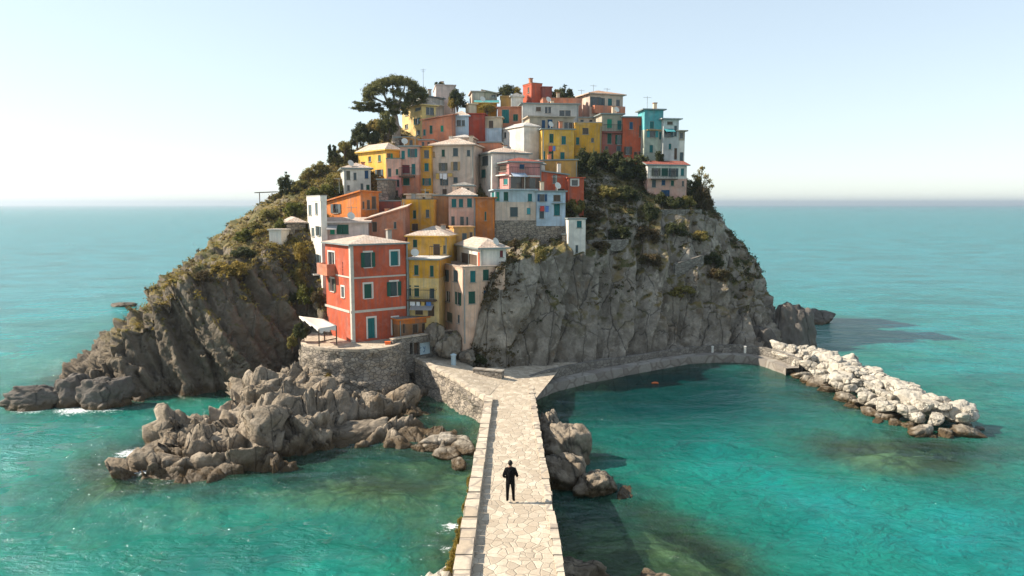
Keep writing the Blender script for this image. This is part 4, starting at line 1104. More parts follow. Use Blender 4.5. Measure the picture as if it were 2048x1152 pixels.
h = hd['B2'] = house('grey_house', 'plain grey stone coloured house behind the white house with the glazed balcony', 867, 872, 911, 171, 215, 7, 'lilac', ('slab', 0, .1, P_), D=98)
# ---- right wing of the village
h = hd['P'] = house('cream_house', 'cream house with a terracotta hipped roof and aerials, highest at the right of the summit', 1139, 1179.6, 1246, 188, 238, 21, 'creampink', ('hip', .75, .35, 'terra'),
    [('R',1191,204,9,19,'s'), ('R',1205.6,204,7.5,15,'s'), ('R',1220,205.4,7.5,16,'t'), ('R',1236,206,6.5,13,'d')], D=96)
ledge(h, 'R', 1184, 226, 1245, 227, .12, .7, plaster('salmon', CL['salmon']), 'balcony', 'solid'); antenna(h, .3, .3, 1.5); antenna(h, .85, .5, 1.4); antenna(h, .12, .6, 1.1)
h = hd['U'] = house('mustard_house', 'mustard yellow house with a flat white edged terrace roof', None, 1150, 1203.5, 251, 310, 6, 'gold', ('terrace', .35, 0, 'white'), [('R',1155,281.7,7,14,'t'), ('R',1185,280,5,8,'d'), ('R',1171,262,11,12,'k')], D=88, dep=5)
h = hd['V'] = house('maroon_house', 'maroon and tan house with four green shutters in the row at the right', 1200, 1204, 1245.5, 229, 306, 8, 'beige', ('slab', 0, .25, P_),
    [('R',1219,247,9,17,'e'), ('R',1239,250,8,18,'t'), ('R',1219,277,8,20,'g'), ('R',1239,279.4,8,18,'g'), ('R',1213,298,6,11,'o'), ('R',1238,298.6,9,13,'s')], D=88.5, dep=5, two=('maroon', 262))
ledge(h, 'R', 1206, 264, 1244, 265.5, .1, .4, plaster('maroon', CL['maroon']), 'balcony', 'iron')
h = hd['W'] = house('red_house', 'red house with one blue arched window between the maroon and the teal house', None, 1245.8, 1289, 235, 322, 6, 'red', ('slab', 0, .2, 'grey'),
    [('R',1262.5,251,6.5,14,'b'), ('R',1256,301,7,15,'k'), ('R',1271,311,6,14,'x'), ('R',1281,312,7,17,'m'), ('R',1281,262,5,22,'k')], D=88.6, dep=4.5)
h = hd['X'] = house('teal_house', 'teal topped house with a grey lower wall near the right end of the row', 1276, 1289.5, 1327, 220, 326, 8, 'teal', ('slab', 0, .3, P_),
    [('R',1304,250,7.5,14,'t'), ('R',1305,268,10,13,'u'), ('R',1321,271.5,5,14,'t'), ('R',1302.6,297.5,6.5,14.6,'t')], D=87.6, two=('palegreen', 259))
ledge(h, 'R', 1293, 259, 1322, 260, .1, .35, plaster('ochre', CL['ochre']), 'floor_band')
h = hd['Y'] = house('grey_white_house', 'tall grey white house with a dark arched door at the right end of the row', None, 1327.3, 1358, 239, 324, 8, 'greywhite', ('slab', 0, .35, 'terra'),
    [('R',1352,307.6,6.5,22,'x'), ('R',1340,293,5,11,'t'), ('R',1334,267,12,14,'s'), ('R',1351,262,5,20,'s'), ('R',1340,246,10,6,'k')], D=87.2, dep=4.5)
h = hd['Y2'] = house('annex_house', 'narrow white annex with a brown attic, rightmost of the upper row', None, 1356, 1370, 263, 326, 6, 'beige', ('slab', 0, .3, 'terra'), [('R',1363,271,6,11,'d'), ('R',1363.5,314,7,18,'s')], D=87.6, dep=3.5, two=('white', 281))
h = hd['Z'] = house('pale_pink_house', 'pale pink house with a red roof and green shutters on the right cliff top', 1287, 1296, 1374, 331, 388, 9, 'white', ('slab', 0, .3, 'red', (0, -.05, .5, .5)),
    [('R',1329.6,344,12,15,'g'), ('R',1346.6,345,8.5,16,'s'), ('R',1312,344,8,15,'o'), ('R',1365,344,6,14,'t'), ('R',1308,367,7.5,14,'s'), ('R',1327,365,7,10,'b'), ('R',1345,366,6,10.5,'g'), ('R',1366,367,4.5,10,'d'), ('R',1331,386,15,12,'Db')], D=84.5, two=('pink', 357))
ledge(h, 'R', 1298, 357, 1352, 358, .12, .55, WOODT, 'balcony', 'iron')
# ---- the crest
h = hd['O'] = house('orange_red_house', 'orange red house crowning the summit behind bushes', 1046, 1063, 1084, 169, 215, 28, 'red', ('terrace', .2, 0, 'terra'), [('L',1057,180,3.5,10,'k')], D=97.5)
chimney(h, .2, .4, .9, 'salmon')
hd['O1'] = house('maroon_annex', 'dark maroon annex attached to the orange red summit house', None, 1084.5, 1104, 175, 215, 10, 'maroon', ('slab', 0, .1, 'terra'), D=97.8, dep=3)
hd['O2'] = house('terrace_house', 'low salmon pink terrace house right below the summit house', None, 1086, 1164, 201, 235, 4, 'salmon', ('terrace', .3, 0, 'terra'), D=94.5, dep=3)
hd['H1'] = house('pale_pink_house', 'small pale pink house with a flat roof on the summit left of the bushes', 939, 944, 968, 184, 225, 8, 'creampink', ('slab', 0, .2, P_), D=96.5)
hd['H2'] = house('tiled_roof_house', 'small house with a steep tilted terracotta roof on the summit', None, 967, 994, 187, 225, 3, 'beige', ('slab', 0, .3, 'terra', (.35, -.1, 0, .5)), [('R',987,192,8,7,'d')], D=97, dep=3)
hd['H3'] = house('teal_roof_house', 'tiny yellow house under a bright teal sheet roof', None, 953, 993, 208, 240, 2, 'gold', ('slab', 0, .35, 'teal', (0, 0, .8, .8)), D=93.5, dep=3)
hd['H4'] = house('cream_cottage', 'tiny cream cottage with brown side beside the teal sheet roof', 931, 938, 953, 209, 245, 20, 'cream', ('slab', 0, .2, 'white'), D=92.8)
hd['H5'] = house('ochre_cottage', 'tiny ochre cottage right of the teal sheet roof', None, 1001, 1022, 194, 230, 0, 'ochre', ('slab', 0, .1, P_), D=95, dep=3)
hd['H6'] = house('white_cottage', 'tiny white cottage between the ochre cottage and the summit house', None, 1022.5, 1046, 194, 235, 6, 'white', ('hip', .5, .2, 'grey'), D=94.5, dep=3)
# ---- the west slope
hd['W1'] = house('white_hut', 'little white hut alone on the west slope above the cliff', None, 538, 562, 461, 495, -8, 'white', ('slab', 0, .12, P_), D=69, dep=2.5, deep=4)
hd['W2'] = house('stone_hut', 'ruined stone hut with a pale broken roof on the west slope', 560, 574, 611, 448, 485, 16, 'stone', ('hip', .5, .2, P_), [('R',597,470,14,22,'x')], D=70.5)
# ---- smaller buildings filling the gaps
house('brick_red_cottage', 'tiny brick red cottage right above the narrow golden house', None, 837, 866, 281, 300, -6, 'salmon', ('slab', 0, .1, 'terra'), [('R',846,288,5,9,'d'), ('R',857,288,5,9,'k')], D=86, dep=3)
house('pale_cottage', 'low pale cottage tucked behind the long roof of the large cream house', None, 905, 946, 277, 300, -5, 'creampink', ('hip', .4, .2, 'white'), [('R',917,283,5,7,'d'), ('R',932,283,5,7,'s')], D=86.5, dep=3)
house('terracotta_shed', 'terracotta shed peeking over the roof of the white house with tall slate shutters', None, 958, 1000, 286, 310, -4, 'salmon', ('slab', 0, .2, 'terra'), D=85.5, dep=3)
house('white_shed', 'little white shed between the rose house and the ochre gable', None, 1064, 1090, 325, 350, 3, 'white', ('slab', 0, .15, P_, (0, -.3, 0, .3)), [('R',1076,334,6,8,'d')], D=80.8, dep=2.5)
house('stone_shed', 'stone shed with a pale roof at the left foot of the pale yellow tower', None, 790, 830, 276, 298, -6, 'stone', ('slab', 0, .2, P_), [('R',802,285,7,11,'x')], D=87.5, dep=3)
house('ochre_shed', 'ochre shed below the pale yellow tower left of the brick red cottage', None, 808, 838, 277, 298, 2, 'ochre', ('slab', 0, .2, 'grey'), [('R',822,285,6,10,'d')], D=86.8, dep=3)
house('stone_shed', 'grey stone shed squeezed between the white tower and the stone retaining wall', None, 1124, 1140, 470, 505, -4, 'stone', ('slab', 0, .08, 'grey'), D=72.6, dep=2)
house('pink_cottage', 'pale pink lean to on top of the pink house with arcaded windows', None, 905, 948, 373, 395, 0, 'creampink', ('hip', .35, .15, 'grey'), [('R',917,381,6,9,'k'), ('R',936,381,5,9,'d')], D=76.5, dep=2.5)
house('cream_cottage', 'low cream cottage with a pale roof behind the deep yellow house', None, 812, 862, 390, 410, -8, 'cream', ('slab', 0, .2, P_), [('R',826,398,6,8,'d'), ('R',848,398,6,8,'k')], D=76.5, dep=2.5)
house('beige_cottage', 'beige cottage above the mustard house, against the cream house with the hipped roof', None, 1152, 1196, 236, 256, 5, 'beige', ('slab', 0, .15, 'terra'), [('R',1164,244,6,9,'s'), ('R',1182,244,6,9,'d')], D=92, dep=3)
# ---- pipes, chimneys, dishes and washing on the houses
rq = random.Random(17)
dish_me = None
for k_, h in list(hd.items()):
    wr, wl, H_ = h['wr'], h['wl'], h['H']
    if wr > 2.2 and rq.random() < .6 and k_ != 'AM':
        m = MB(); x = wr - .12 if rq.random() < .6 else .14
        m.tube([(x, -.07, -1.5), (x, -.07, H_ - .05)], .045, 5); m.build('drainpipe', GUTTER, h['root'])
    if k_ not in ('AM', 'M', 'O', 'AE', 'AJ', 'AK', 'AR', 'AP1', 'AF', 'U') and wr > 2 and rq.random() < .6:
        chimney(h, rq.uniform(.15, .75), rq.uniform(.3, .6), rq.uniform(.7, 1.2), rq.choice(['white', 'cream', 'salmon', 'stone' if False else 'grey']))
    if rq.random() < .3 and wr > 2 and k_ != 'P': antenna(h, rq.uniform(.15, .85), rq.uniform(.4, .8), rq.uniform(1.0, 1.9))
    if rq.random() < .22 and wr > 2:
        x, y, z = wr * rq.uniform(.2, .8), .35, H_ + .1
        m = MB(); m.tube([(x, y, z - .2), (x, y, z + .55)], .025, 5)
        m.tube([(x, y - .02, z + .5), (x + .03, y - .10, z + .53), (x + .05, y - .14, z + .55)], [.06, .30, .36], 10)
        m.build('satellite_dish', TRIM, h['roof'])
WASH = [plain('washing_white', (.7, .7, .7)), plain('washing_red', (.5, .06, .05)), plain('washing_blue', (.1, .2, .45)), plain('washing_ochre', (.55, .36, .1))]
def washing(k_, fc, u0, u1, v, lab):
    h = hd[k_]; s0, z = on_face(h, fc, u0, v); s1, z1 = on_face(h, fc, u1, v)
    X = (lambda s, k, zz: (s, k, zz)) if fc == 'R' else (lambda s, k, zz: (k, s, zz))
    rt = empty('clothes_line', h['root'].location, h['root'].rotation_euler.z); tag(rt, lab, 'clothes line')
    m = MB(); m.tube([X(s0, -.3, z), X(s1, -.3, z)], .012, 4); m.tube([X(s0, -.3, z), X(s0, 0, z)], .012, 4); m.tube([X(s1, -.3, z), X(s1, 0, z)], .012, 4); m.build('line', IRON, rt)
    s = min(s0, s1) + .08; e = max(s0, s1) - .1
    while s < e - .2:
        w_ = rq.uniform(.22, .5); hh = rq.uniform(.35, .7)
        m = MB(); n = 4
        for i in range(n):
            a_, b_ = s + w_ * i / n, s + w_ * (i + 1) / n; ka, kb = -.3 + .03 * math.sin(i * 2), -.3 + .03 * math.sin(i * 2 + 2)
            m.face([X(a_, ka, z - hh), X(b_, kb, z - hh), X(b_, -.3, z), X(a_, -.3, z)]); m.face([X(a_, ka + .012, z - hh), X(a_, -.288, z), X(b_, -.288, z), X(b_, kb + .012, z - hh)])
        m.build('garment', rq.choice(WASH), rt, merge=False); s += w_ + rq.uniform(.04, .15)
washing('AI', 'R', 820, 872, 602, 'washing hung under the balcony of the narrow yellow house')
washing('M', 'R', 872, 905, 347, 'washing hung on the front of the large cream house')
washing('AD2', 'R', 1078, 1100, 412, 'washing hung on the narrower pale blue house')
washing('T', 'R', 1095, 1120, 292, 'washing hung on the lemon yellow house')
def wall_awning(k_, fc, u0, u1, v, mat, lab):
    h = hd[k_]; s0, z = on_face(h, fc, u0, v); s1, _ = on_face(h, fc, u1, v); s0, s1 = sorted((s0, s1))
    X = (lambda s, k, zz: (s, k, zz)) if fc == 'R' else (lambda s, k, zz: (k, s, zz))
    m = MB(); m.prism([X(s0, -.9, z - .4), X(s1, -.9, z - .4), X(s1, -.003, z), X(s0, -.003, z)], [X(s0, -.9, z - .36), X(s1, -.9, z - .36), X(s1, -.003, z + .04), X(s0, -.003, z + .04)])
    m.build('awning', mat, h['root'])
wall_awning('AI', 'R', 824, 868, 608, plain('awning_grey', (.28, .27, .26)), '')
wall_awning('AC', 'R', 1022, 1050, 346, plain('awning_blue', (.35, .42, .52)), '')
wall_awning('Y', 'R', 1328, 1346, 258, plain('awning_teal', (.06, .26, .28)), '')
wall_awning('AP1', 'R', 655, 675, 450, plain('awning_grey', (.28, .27, .26)), '')
from mathutils.bvhtree import BVHTree
_bv = BVHTree.FromPolygons([tuple(p) for p in HILLP.reshape(-1, 3)], [tuple(q) for q in me_hill_quads])
def ground_at(u, v, fallback=None):
    o = Vector((0, 0, CAM_Z)); d = at(u, v, 1.0) - o
    hit = _bv.ray_cast(o, d.normalized())
    if hit[0] is None: return at(u, v, fallback) if fallback else None
    return hit[0]
def drop(x, y, z0=60):
    hit = _bv.ray_cast(Vector((x, y, z0)), Vector((0, 0, -1)))
    return hit[0].z if hit[0] else 0

# ------------------------------------------------------------------ terrace in front of the red house
TZ = 4.15
TP = [(-17.6, 60.6), (-17.2, 59.2), (-16.2, 58.0), (-14.8, 57.2), (-13.2, 56.75), (-11.6, 56.7), (-10.2, 57.1), (-9.35, 58.2), (-8.9, 59.8), (-8.85, 62.1)]
tp = [Vector((x, y, 0)) for x, y in TP]
tp = resample(tp, .4)
for _ in range(6): tp = [tp[0]] + [(tp[i - 1] + tp[i] * 2 + tp[i + 1]) / 4 for i in range(1, len(tp) - 1)] + [tp[-1]]
V, Q_ = wall_face([tuple(p) for p in tp], lambda p: TZ + .02, lambda p: .2, k=55, rough=.2, step=.16, batter=.05)
tw_ = link('terrace_wall', mesh_np('terrace_wall', V, Q_, [WALLST]))
tag(tw_, 'curved rubble wall holding up the terrace in front of the red house', 'wall')
m = MB()
ins_ = offset(tp, .32)
for i in range(len(tp) - 1):
    a, b, c, d = tp[i], tp[i + 1], ins_[i + 1], ins_[i]
    m.prism([Vector((q.x, q.y, TZ - .1)) for q in (a, b, c, d)], [Vector((q.x, q.y, TZ + .10)) for q in (a, b, c, d)], cap=True)
m.build('coping', PALE, tw_)
m = MB(); m.box((-17.25, 59.3, 2.75), (.5, -.42, 0), (.3, .36, 0), (0, 0, .75)); m.build('niche', plain('dark_hollow', (.012, .011, .01), .95), tw_)
dq = Vector((-8.95, 60.9, 0)); m = MB(); m.box((-9.75, 57.66, .75), (.42, .55, 0), (.03, -.023, 0), (0, 0, 1.75)); m.build('doorway', plain('dark_hollow', (.012, .011, .01), .95), tw_)
poly_sheet('terrace_pavement', [(p.x, p.y, TZ) for p in tp] + [(-8.85, 64, TZ), (-8.5, 68, TZ), (-18, 68, TZ)], PAVE)

# parapet wall between the terrace and the ramp, with the doors under it
A_, B_ = Vector((-9.7, 59.3, 0)), Vector((-5.0, 63.7, 0))
dW = (B_ - A_).normalized(); nW = Vector((dW.y, -dW.x, 0)); LW = (B_ - A_).length
m = MB()
def on_w2(u, v):
    r_ = at(u, v, 1.0) - Vector((0, 0, CAM_Z)); k = A_.dot(nW) / (r_.x * nW.x + r_.y * nW.y); q = r_ * k
    return (Vector((q.x, q.y, 0)) - A_).dot(dW), q.z + CAM_Z
wins_ = []
for (u, v, w_, h_, st) in [(823, 697, 6, 24, 'x'), (833.5, 697, 11, 24, 'k'), (852, 697, 24, 25, 'D'), (879, 697, 9, 27, 'x')]:
    s0, _z = on_w2(u - w_ / 2, v); s1, _z = on_w2(u + w_ / 2, v); zt_ = on_w2(u, v - h_ / 2)[1]; zb_ = on_w2(u, v + h_ / 2)[1]
    if s1 < LW - .05: wins_.append((s0, s1, zb_, zt_, st))
wall_face_holes(m, (A_.x, A_.y), dW, LW, 1.5, 4.5, 4.5, wins_, nW, 0, .3)
up = lambda p, z: Vector((p.x, p.y, z))
th_ = -nW * .45
m.face([up(A_ + th_, 1.5), up(B_ + th_, 1.5), up(B_ + th_, 4.5), up(A_ + th_, 4.5)])
m.face([up(A_, 1.5), up(A_ + th_, 1.5), up(A_ + th_, 4.5), up(A_, 4.5)]); m.face([up(B_, 1.5), up(B_ + th_, 1.5), up(B_ + th_, 4.5), up(B_, 4.5)])
m.face([up(A_, 4.5), up(B_, 4.5), up(B_ + th_, 4.5), up(A_ + th_, 4.5)])
w2 = m.build('parapet_wall', WALLGREY, merge=False)
tag(w2, 'grey stone parapet wall with a pale blue door in it above the ramp', 'wall')
m = MB(); m.box(up(A_ + nW * .06, 4.52), dW * LW, th_ * 1.25, (0, 0, .09)); m.build('coping', PALE, w2)
for (s0, s1, zb_, zt_, st) in wins_:
    m = MB(); m.box(up(A_ + dW * (s0 + .01) - nW * .29, zb_), dW * (s1 - s0 - .02), -nW * .02, (0, 0, zt_ - zb_ - .01))
    if st == 'D':
        m2 = m
        dr_ = m.build('door', plain('pale_blue_paint', (.50, .64, .70), .6), w2)
        # sprayed letters on the pale blue door
        g = MB(); w_ = s1 - s0
        def strokes(ox, oz, sc, segs):
            for (xa, za, xb, zb2) in segs:
                p = up(A_ + dW * (s0 + ox + xa * sc) - nW * .283, zb_ + oz + za * sc); q = up(A_ + dW * (s0 + ox + xb * sc) - nW * .283, zb_ + oz + zb2 * sc)
                g.tube([p, q], .028, 4)
        strokes(w_ * .16, .32, .30, [(0, 0, 0, 1), (0, .72, .28, 1), (.28, 1, .5, .92)])
        strokes(w_ * .42, .34, .36, [(0, 1, .08, .55), (.08, .55, .5, .5), (.6, 1, .5, .1), (.5, .1, .25, -.42), (.25, -.42, .05, -.3)])
        g.build('graffiti', plain('blue_spray', (.02, .12, .26), .6), dr_, merge=False)
    else: m.build('opening', plain('dark_hollow', (.012, .011, .01), .95) if st == 'x' else WOODT, w2)

# the white cloth canopy on the terrace
aw = empty('canopy_shelter', (-15.2, 59.6, TZ)); tag(aw, 'white cloth canopy on dark posts standing on the terrace beside the red house', 'canopy')
c4 = [at(598, 633, 60.6), at(648, 639, 61.2), at(673, 652, 58.7), at(637, 659, 57.9)]
c4 = [Vector((p.x + 15.2, p.y - 59.6, p.z - TZ)) for p in c4]
m = MB(); nx = 8
grid = [[(c4[0].lerp(c4[1], i / nx)).lerp(c4[3].lerp(c4[2], i / nx), j / nx) + Vector((0, 0, -.14 * math.sin(math.pi * i / nx) * math.sin(math.pi * j / nx))) for i in range(nx + 1)] for j in range(nx + 1)]
for j in range(nx):
    for i in range(nx):
        q = [grid[j][i], grid[j][i + 1], grid[j + 1][i + 1], grid[j + 1][i]]
        m.face([p + Vector((0, 0, .04)) for p in q]); m.face([p for p in reversed(q)])
for (row, dz) in ((grid[-1], .3), ([r_[-1] for r_ in grid], .28), (grid[0], .12), ([r_[0] for r_ in grid], .12)):
    for k in range(nx):
        sag = .07 * math.sin(k * 2.1)
        m.face([row[k] + Vector((0, 0, .04)), row[k + 1] + Vector((0, 0, .04)), row[k + 1] - Vector((0, 0, dz + sag)), row[k] - Vector((0, 0, dz + .07 * math.sin((k - 1) * 2.1 + 2.1)))])
m.build('cloth', plain('white_canvas', (.60, .555, .49), .9, .12), aw, smooth=True)
for p in (c4[1], c4[2], c4[3], c4[0]):
    m = MB(); m.tube([(p.x * .97, p.y * .97, 0), (p.x * .97, p.y * .97, p.z)], .06, 6); m.build('post', WOODT, aw)
m = MB(); p, q = c4[3] * .96, c4[2] * .96; m.tube([(p.x, p.y, p.z - .95), (q.x, q.y, q.z - .95)], .05, 5); m.build('rail', WOODT, aw)
o = MB(); p = on_w2(775, 688)
ob = MB(); c_ = at(775, 687.5, 59.1); ob.box(c_ - Vector((.2, 0, .2)), (.42, .1, 0), (-.06, .3, 0), (0, 0, .3)); ob.box(c_ - Vector((.22, .01, -.102)), (.46, .11, 0), (-.07, .34, 0), (0, 0, .04))
tag(ob.build('plastic_crate', plain('orange_plastic', (.75, .14, .03), .5)), 'small orange crate left at the foot of the red house', 'crate')

# ------------------------------------------------------------------ boulders
def rock_data(name, seed, mats, sub=4, planes=15, rough=.06, edge=14, flat=1.0, noise=1.0):
    rr = np.random.RandomState(seed)
    bm = bmesh.new(); bmesh.ops.create_icosphere(bm, subdivisions=sub, radius=1)
    S = np.array([v.co[:] for v in bm.verts]); S /= np.linalg.norm(S, axis=1, keepdims=True)
    n = rr.normal(size=(planes, 3)); n /= np.linalg.norm(n, axis=1, keepdims=True)
    n = np.concatenate([n, [[0, 0, 1], [0, 0, -1]]]); h = np.concatenate([rr.uniform(.62, 1.0, planes), [.8, .8]])
    q = np.maximum(S @ n.T, 0) / h
    r = 1 / (np.power(q, edge).sum(1) + 1e-9) ** (1 / edge)
    r = np.minimum(r, 1.35)
    Pq = S * r[:, None]
    Pq = Pq * (1 + rough * fbm(S * 2.2 + seed, 4, seed) * 1.2 + noise * .05 * chisel(S * 2.0 + seed * 3.1, 1.3, seed + 3))[:, None]
    for v, c in zip(bm.verts, Pq): v.co = c
    me_ = bpy.data.meshes.new(name); bm.to_mesh(me_); bm.free()
    me_.polygons.foreach_set('use_smooth', [True] * len(me_.polygons))
    for m_ in mats: me_.materials.append(m_)
    return me_
BRK = rock_mat('breakwater_stone', (.40, .355, .285), (.66, .60, .50), green=False, scale=1.1)
DARKR = rock_mat('dark_rock', (.10, .085, .07), (.20, .175, .15), green=False, scale=1.2)
rocks = [rock_data('boulder', 100 + i, [BRK], 4, 13 + i % 5, .07, 16, noise=1.6) for i in range(8)]
def rock(name, me_, loc, sc, rot, label, cat='boulder', group=None):
    o = bpy.data.objects.new(name, me_); COL.objects.link(o)
    o.location = loc; o.scale = sc; o.rotation_euler = rot
    return tag(o, label, cat, group)
rb = random.Random(21)
pool_side = [at_z(u, v, 0) for u, v in [(1566,742),(1600,757),(1640,775),(1690,800),(1740,832),(1790,855),(1840,868),(1900,872),(1945,868)]]
sea_side = [at_z(u, v, .35) for u, v in [(1572,708),(1610,706),(1650,716),(1720,742),(1780,766),(1830,787),(1880,812),(1915,835),(1948,858)]]
def lerp_list(L, t):
    x = t * (len(L) - 1); i = min(int(x), len(L) - 2); return L[i].lerp(L[i + 1], x - i)
placed = []
def pile(n, zf, rmin, rmax, smin, smax, tries=4000, gap=.78):
    k = 0
    for _ in range(tries):
        if k >= n: break
        t = rb.random() * .96; s = rb.uniform(smin, smax); p = lerp_list(pool_side, t).lerp(lerp_list(sea_side, t), s)
        r = rb.uniform(rmin, rmax); z = zf(s)
        if any((p.x - q[0]) ** 2 + (p.y - q[1]) ** 2 + ((z - q[2]) * 1.2) ** 2 < (gap * (r + q[3])) ** 2 for q in placed): continue
        placed.append((p.x, p.y, z, r)); k += 1
        wet = z < .12
        rock('boulder', rocks[rb.randrange(8)], (p.x, p.y, z), (r * rb.uniform(.95, 1.4), r * rb.uniform(.8, 1.15), r * rb.uniform(.6, .85)), (rb.uniform(-.35, .35), rb.uniform(-.35, .35), rb.uniform(0, 6.28)),
             'wet brown stained boulder at the waterline of the breakwater' if wet else 'pale dry boulder heaped on top of the breakwater east of the pool', 'boulder',
             'wet boulders along the breakwater edge' if wet else 'pale boulders of the breakwater')
pile(26, lambda s: .05, .55, 1.0, 0.0, .12)
pile(16, lambda s: .05, .5, .9, .92, 1.0)
pile(56, lambda s: .25 + .95 * math.sin(math.pi * min(max(s, 0), 1)), .6, 1.45, .1, .92, 9000)
pile(44, lambda s: .6 + 1.0 * math.sin(math.pi * min(max(s, 0), 1)), .38, .72, .08, .92, 9000, .62)
for (u, v, r, d) in [(1895,872,.5,0),(1855,872,.45,0),(1960,858,.4,0),(1700,812,.4,0),(1755,845,.45,0),(1610,765,.35,0)]:
    p = at_z(u, v, 0); rock('boulder', rocks[rb.randrange(8)], (p.x, p.y, -.05), (r * 1.4, r, r * .6), (0, 0, rb.uniform(0, 6)), 'wet brown stained boulder at the waterline of the breakwater', 'boulder', 'wet boulders along the breakwater edge')

# single rocks
def solo(u, v, z, w_, d_, h_, seed, label, mat, y=None, rz=0.0, tilt=(0, 0), sub=5, name='rock', planes=14, cat='rock', noise=1.0):
    p = at(u, v, y) if y else at_z(u, v, z)
    return rock(name, rock_data(name, seed, [mat], sub, planes + 6, .09, 16, noise=noise * 1.8), p, (w_, d_, h_), (tilt[0], tilt[1], rz), label, cat)
solo(1590, 668, 0, 2.6, 2.4, 4.4, 301, 'tall dark pyramid shaped rock standing at the right foot of the cliff', DARKR, y=79, rz=.4)
solo(1530, 692, 0, 2.0, 1.9, 2.5, 302, 'smaller dark rock between the cliff and the tall pyramid rock', DARKR, y=76.5, rz=1.2)
solo(1632, 640, 0, 2.6, 1.9, 1.7, 303, 'brown sea rock alone in the water beyond the tall pyramid rock', DARKR, y=96, rz=.3)
solo(248, 611, 0, 2.4, 1.5, .6, 304, 'low dark skerry awash in open sea west of the cliff', DARKR, y=112, rz=.1)
solo(75, 795, .2, 2.2, 1.3, 1.15, 305, 'outermost dark rock off the western point, ringed by foam', DARKR, y=55.5, rz=.2)
solo(40, 803, -.1, 1.1, .8, .6, 306, 'low dark rock trailing at the far left of the western point', DARKR, y=55.3, rz=.6)
solo(150, 790, .4, 1.9, 1.5, 1.9, 307, 'dark leaning rock at the tip of the western cliff', DARKR, y=56.6, rz=1.0)
solo(205, 795, .3, 2.3, 1.3, 1.8, 308, 'dark grey slab rock at the foot of the western cliff', DARKR, y=55.6, rz=.3)
solo(368, 560, 6.2, 1.9, 1.6, 1.1, 316, 'dark knob of rock jutting from the far western cliff edge', DARKR, y=86, rz=.4)
solo(682, 885, .45, 3.7, 1.9, 1.25, 309, 'broad flat topped brown slab boulder lying at the waterline below the terrace', SHORE, y=47.6, rz=.42, tilt=(.16, -.16), noise=.6)
solo(545, 890, .3, 3.0, 1.8, 1.5, 310, 'dark cracked boulder left of the broad slab boulder', SHORE, y=46.2, rz=.1, tilt=(.1, .1))
solo(780, 870, .3, 1.9, 1.4, 1.1, 311, 'rounded boulder right of the broad slab boulder', SHORE, y=51, rz=.6)
for i, (u, v, r, y) in enumerate([(872,900,1.1,46.4),(905,905,.95,46.2),(858,918,.6,45.6),(900,935,.85,44.4),(925,915,.75,45.2),(880,928,.5,44.6),(918,955,.6,42.6),(840,925,.5,45.6),(893,878,.8,47.4),(925,885,.6,46.6)]):
    p = at(u, v, y); rock('boulder', rocks[i % 8], (p.x, p.y, max(p.z, .0)), (r * 1.25, r * .95, r * .75), (rb.uniform(-.4, .4), rb.uniform(-.4, .4), i * 1.3), 'pale boulder heaped in shallow water against the west side of the causeway', 'boulder', 'boulders beside the causeway')
# rocks under the east side of the causeway
for i, (x, y, z, sx, sy, sz, lab) in enumerate([
    (2.5, 47.5, .6, 1.2, 2.0, 1.6, 'knobbly grey outcrop under the causeway nearest the pool'),
    (2.7, 43.6, .5, 1.4, 2.2, 1.7, 'grey outcrop under the middle of the causeway behind the flat topped boulder'),
    (2.6, 40.0, .3, 1.3, 1.8, 1.5, 'dark grey outcrop against the causeway beside the flat topped boulder'),
    (4.55, 38.8, .25, 1.35, 1.1, 1.0, 'flat topped pale boulder standing in the pool next to the causeway'),
    (6.3, 38.6, -.25, 1.3, .6, .4, 'low brown rock just awash beside the flat topped boulder'),
    (2.3, 28.6, .0, .7, 1.7, 1.3, 'dark shaded outcrop under the near end of the causeway'),
    (2.7, 25.6, .2, .9, 1.3, 1.1, 'mossy rock at the bottom edge beside the causeway'),
    (6.1, 28.6, -.1, 1.0, .8, .75, 'brown rock top breaking the surface at the bottom of the picture')]):
    mt = SHORE
    rock('rock', rock_data('rock', 330 + i, [mt], 5, 18, .12, 16, noise=2.0), (x, y, z), (sx, sy, sz), (0, 0, i * .37), lab, 'rock')
for i, (x, y, z, s, lab) in enumerate([(-2.9, 25.0, 1.2, (1.1, 1.5, 1.25), 'pale rock at the bottom edge against the west wall of the causeway'), (-2.5, 27.6, .2, (.8, 1.0, .9), 'pale mossy rock with foam around it against the west wall')]):
    rock('rock', rock_data('rock', 350 + i, [BRK], 5, 18, .12, 16, noise=2.0), (x, y, z), s, (0, 0, i * .8), lab, 'rock')
# boulders at the foot of the ramp and cliff
for i, (u, v, y, s, lab) in enumerate([(872, 668, 62.0, (1.1, 1.0, 1.25), 'dark round boulder right under the cream corner house'), (905, 690, 62.0, (1.3, 1.0, 1.5), 'grey boulder between the parapet wall and the brown ridge'), (935, 715, 61.5, (1.2, .9, .9), 'brown overgrown boulder at the inner side of the ramp'), (885, 700, 62.6, (.8, .7, 1.2), 'narrow grey boulder beside the dark doorway of the ramp')]):
    rock('rock', rock_data('rock', 370 + i, [ROCK], 5, 18, .12, 16, noise=2.0), at(u, v, y), s, (0, 0, i), lab, 'rock')
